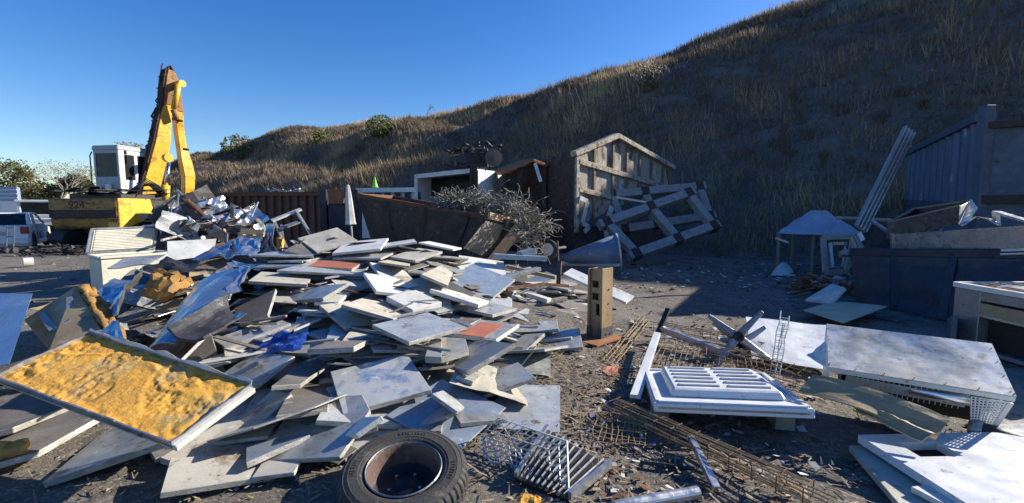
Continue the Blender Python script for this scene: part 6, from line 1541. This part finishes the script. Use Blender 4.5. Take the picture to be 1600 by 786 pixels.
# ---------------------------------------------------------------- grey oven with open door
t = thing('steel_oven', 'grey steel oven cabinet with dark opening and clutter on its top', 'oven', (5.2, 4.5, 0))
def ov(x, y, z): return V((4.86 + x + (5.0 - y) * .0, y, z))
mb = MB()
def obx(mb, x0, x1, y0, y1, z0, z1): return mb.hexa([ov(x, y, z) for z in (z0, z1) for x, y in ((x0, y0), (x1, y0), (x1, y1), (x0, y1))])
obx(mb, 0, .8, 4.72, 5.0, .02, .66); obx(mb, 0, .8, 3.6, 4.72, .56, .66); obx(mb, .75, .8, 3.6, 4.72, .02, .56); obx(mb, 0, .75, 3.6, 4.72, .02, .06); obx(mb, 0, .8, 3.5, 3.6, .02, .66)
mb.build('casing', 'grey_metal', t, bevel=.006)
mb = MB(); obx(mb, -.012, 0, 3.7, 4.70, .42, .54); mb.build('control_panel', 'khaki', t)
mb = MB(); obx(mb, -.03, -.012, 3.7, 4.72, .40, .425); mb.build('trim_bar', 'aluminium', t)
mb = MB(); obx(mb, .1, .7, 3.7, 4.7, .07, .55); mb.build('cavity', 'black', t)
mb = MB(); mb.hexa([ov(-.03, 5.02, .04), ov(-.22, 4.78, .04), ov(-.18, 4.75, .04), ov(.0, 4.98, .04), ov(-.03, 5.02, .30), ov(-.22, 4.78, .40), ov(-.18, 4.75, .40), ov(.0, 4.98, .30)]); mb.build('door', 'blue_steel', t, bevel=.006)
mb = MB()
for a_, b_ in (((0, 5.0), (.8, 5.0)), ((0, 5.0), (0, 3.6)), ((.8, 5.0), (.8, 3.6))): mb.beam(ov(a_[0], a_[1], .69), ov(b_[0], b_[1], .69), .05, .05)
mb.build('top_rim', 'pale', t)
o = MB().sheet([ov(.12, 4.7, .70), ov(.15, 3.8, .72), ov(.7, 3.9, .74), ov(.65, 4.75, .71)], 8, 8, crumple(.04, 2, 3)).build('metal_sheet', 'galv', solid=.01); tag(o, 'grey plate lying on top of the steel oven', 'sheet')
o = MB(); 
for k in range(5): o.beam(ov(.06 + k * .12, 4.92, .70), ov(.1 + k * .1, 4.2, .715), .03, .02)
o = o.build('rubbish_pile', 'rust'); tag(o, 'rusty sticks scattered on the top of the steel oven', 'scrap')
# ---------------------------------------------------------------- loose stuff on the ground
rd = random.Random(99)
def scatter(name, n, fn, mats, region):
    mb = MB()
    for i in range(n):
        x, y = region()
        if (x - tc_.x) ** 2 + (y - tc_.y) ** 2 < .14: continue
        fn(mb, x, y)
    o = mb.build(name, mats, base=(0, 0, 0)); o['kind'] = 'stuff'; return o
def reg_ground():
    while 1:
        y = 2.1 + 14 * rd.random() ** 1.7; x = y * rd.uniform(-1.1, 1.1)
        if nz(x * .7, y * .7, 3) + rd.uniform(-.5, .5) > -.15: return x, y
def stone(mb, x, y): mb.rock((x, y, gz(x, y) + .004), (.005 + .0022 * y) * (.4 + 1.9 * rd.random() ** 3), rd.randrange(2), .7)
scatter('stones', 4200, stone, ['stone', 'dirt'], reg_ground)
def reg_chip():
    c = rd.choice(((.65, 3.95, .5, .5), (.65, 3.95, .45, .55), (.1, 3.0, .5, .35), (.9, 4.6, .5, .6), (-1.6, 2.45, 1.2, .3), (2.0, 3.5, 1.2, .8), (1.2, 2.6, 1, .4)))
    return c[0] + rd.gauss(0, c[2]), max(2.05, c[1] + rd.gauss(0, c[3]))
def chip(mb, x, y):
    a = rd.random() * 6.28; l_ = rd.uniform(.012, .05); d = V((math.cos(a), math.sin(a), rd.uniform(-.3, .5))) * l_; c = V((x, y, gz(x, y) + .012 + .02 * rd.random())); w = V((-math.sin(a), math.cos(a), 0)) * rd.uniform(.002, .008)
    mb.add([c - d - w, c + d - w * .5, c + d + w * .5, c - d + w], [(0, 1, 2, 3)], rd.randrange(3))
scatter('wood_chips', 4200, chip, ['chip', 'wood', 'chip'], reg_chip)
def reg_far():
    y = rd.choice((rd.uniform(8.5, 13), rd.uniform(2.2, 6))); x = rd.uniform(.2, 1.0) * y * (.9 if y > 7 else .7) 
    return x, y
def bit(mb, x, y):
    a = rd.random() * 6.28; l_ = rd.uniform(.008, .03) + .004 * y * rd.random(); c = V((x, y, gz(x, y) + .02)); u = V((math.cos(a), math.sin(a), rd.uniform(-.4, .4))) * l_; w = V((-math.sin(a), math.cos(a), rd.uniform(-.3, .3))) * l_ * rd.uniform(.3, .9)
    mb.add([c - u - w, c + u - w * .6, c + u * .8 + w, c - u * .7 + w * .8], [(0, 1, 2, 3)], rd.randrange(3))
scatter('litter', 1500, bit, ['scrap_pale', 'rust', 'wood'], reg_far)
def reg_heapfoot():
    return rd.uniform(-6, -2.2), rd.uniform(6, 12)
scatter('rubble', 700, lambda mb, x, y: bit(mb, x, y), ['dark_metal', 'scrap_pale', 'rust'], reg_heapfoot)
o = MB().sheet([G(938, 585, .03), G(965, 588, .03), G(966, 572, .05), G(944, 574, .06)], 5, 4, crumple(.015, 2, 3)).build('metal_scrap', 'terracotta', solid=.006); tag(o, 'small red scrap on chippings in front of the orange base plate', 'scrap')
wr = [G(x, y, .0) for x, y in ((470, 770), (330, 770), (540, 700), (120, 690), (60, 770))]
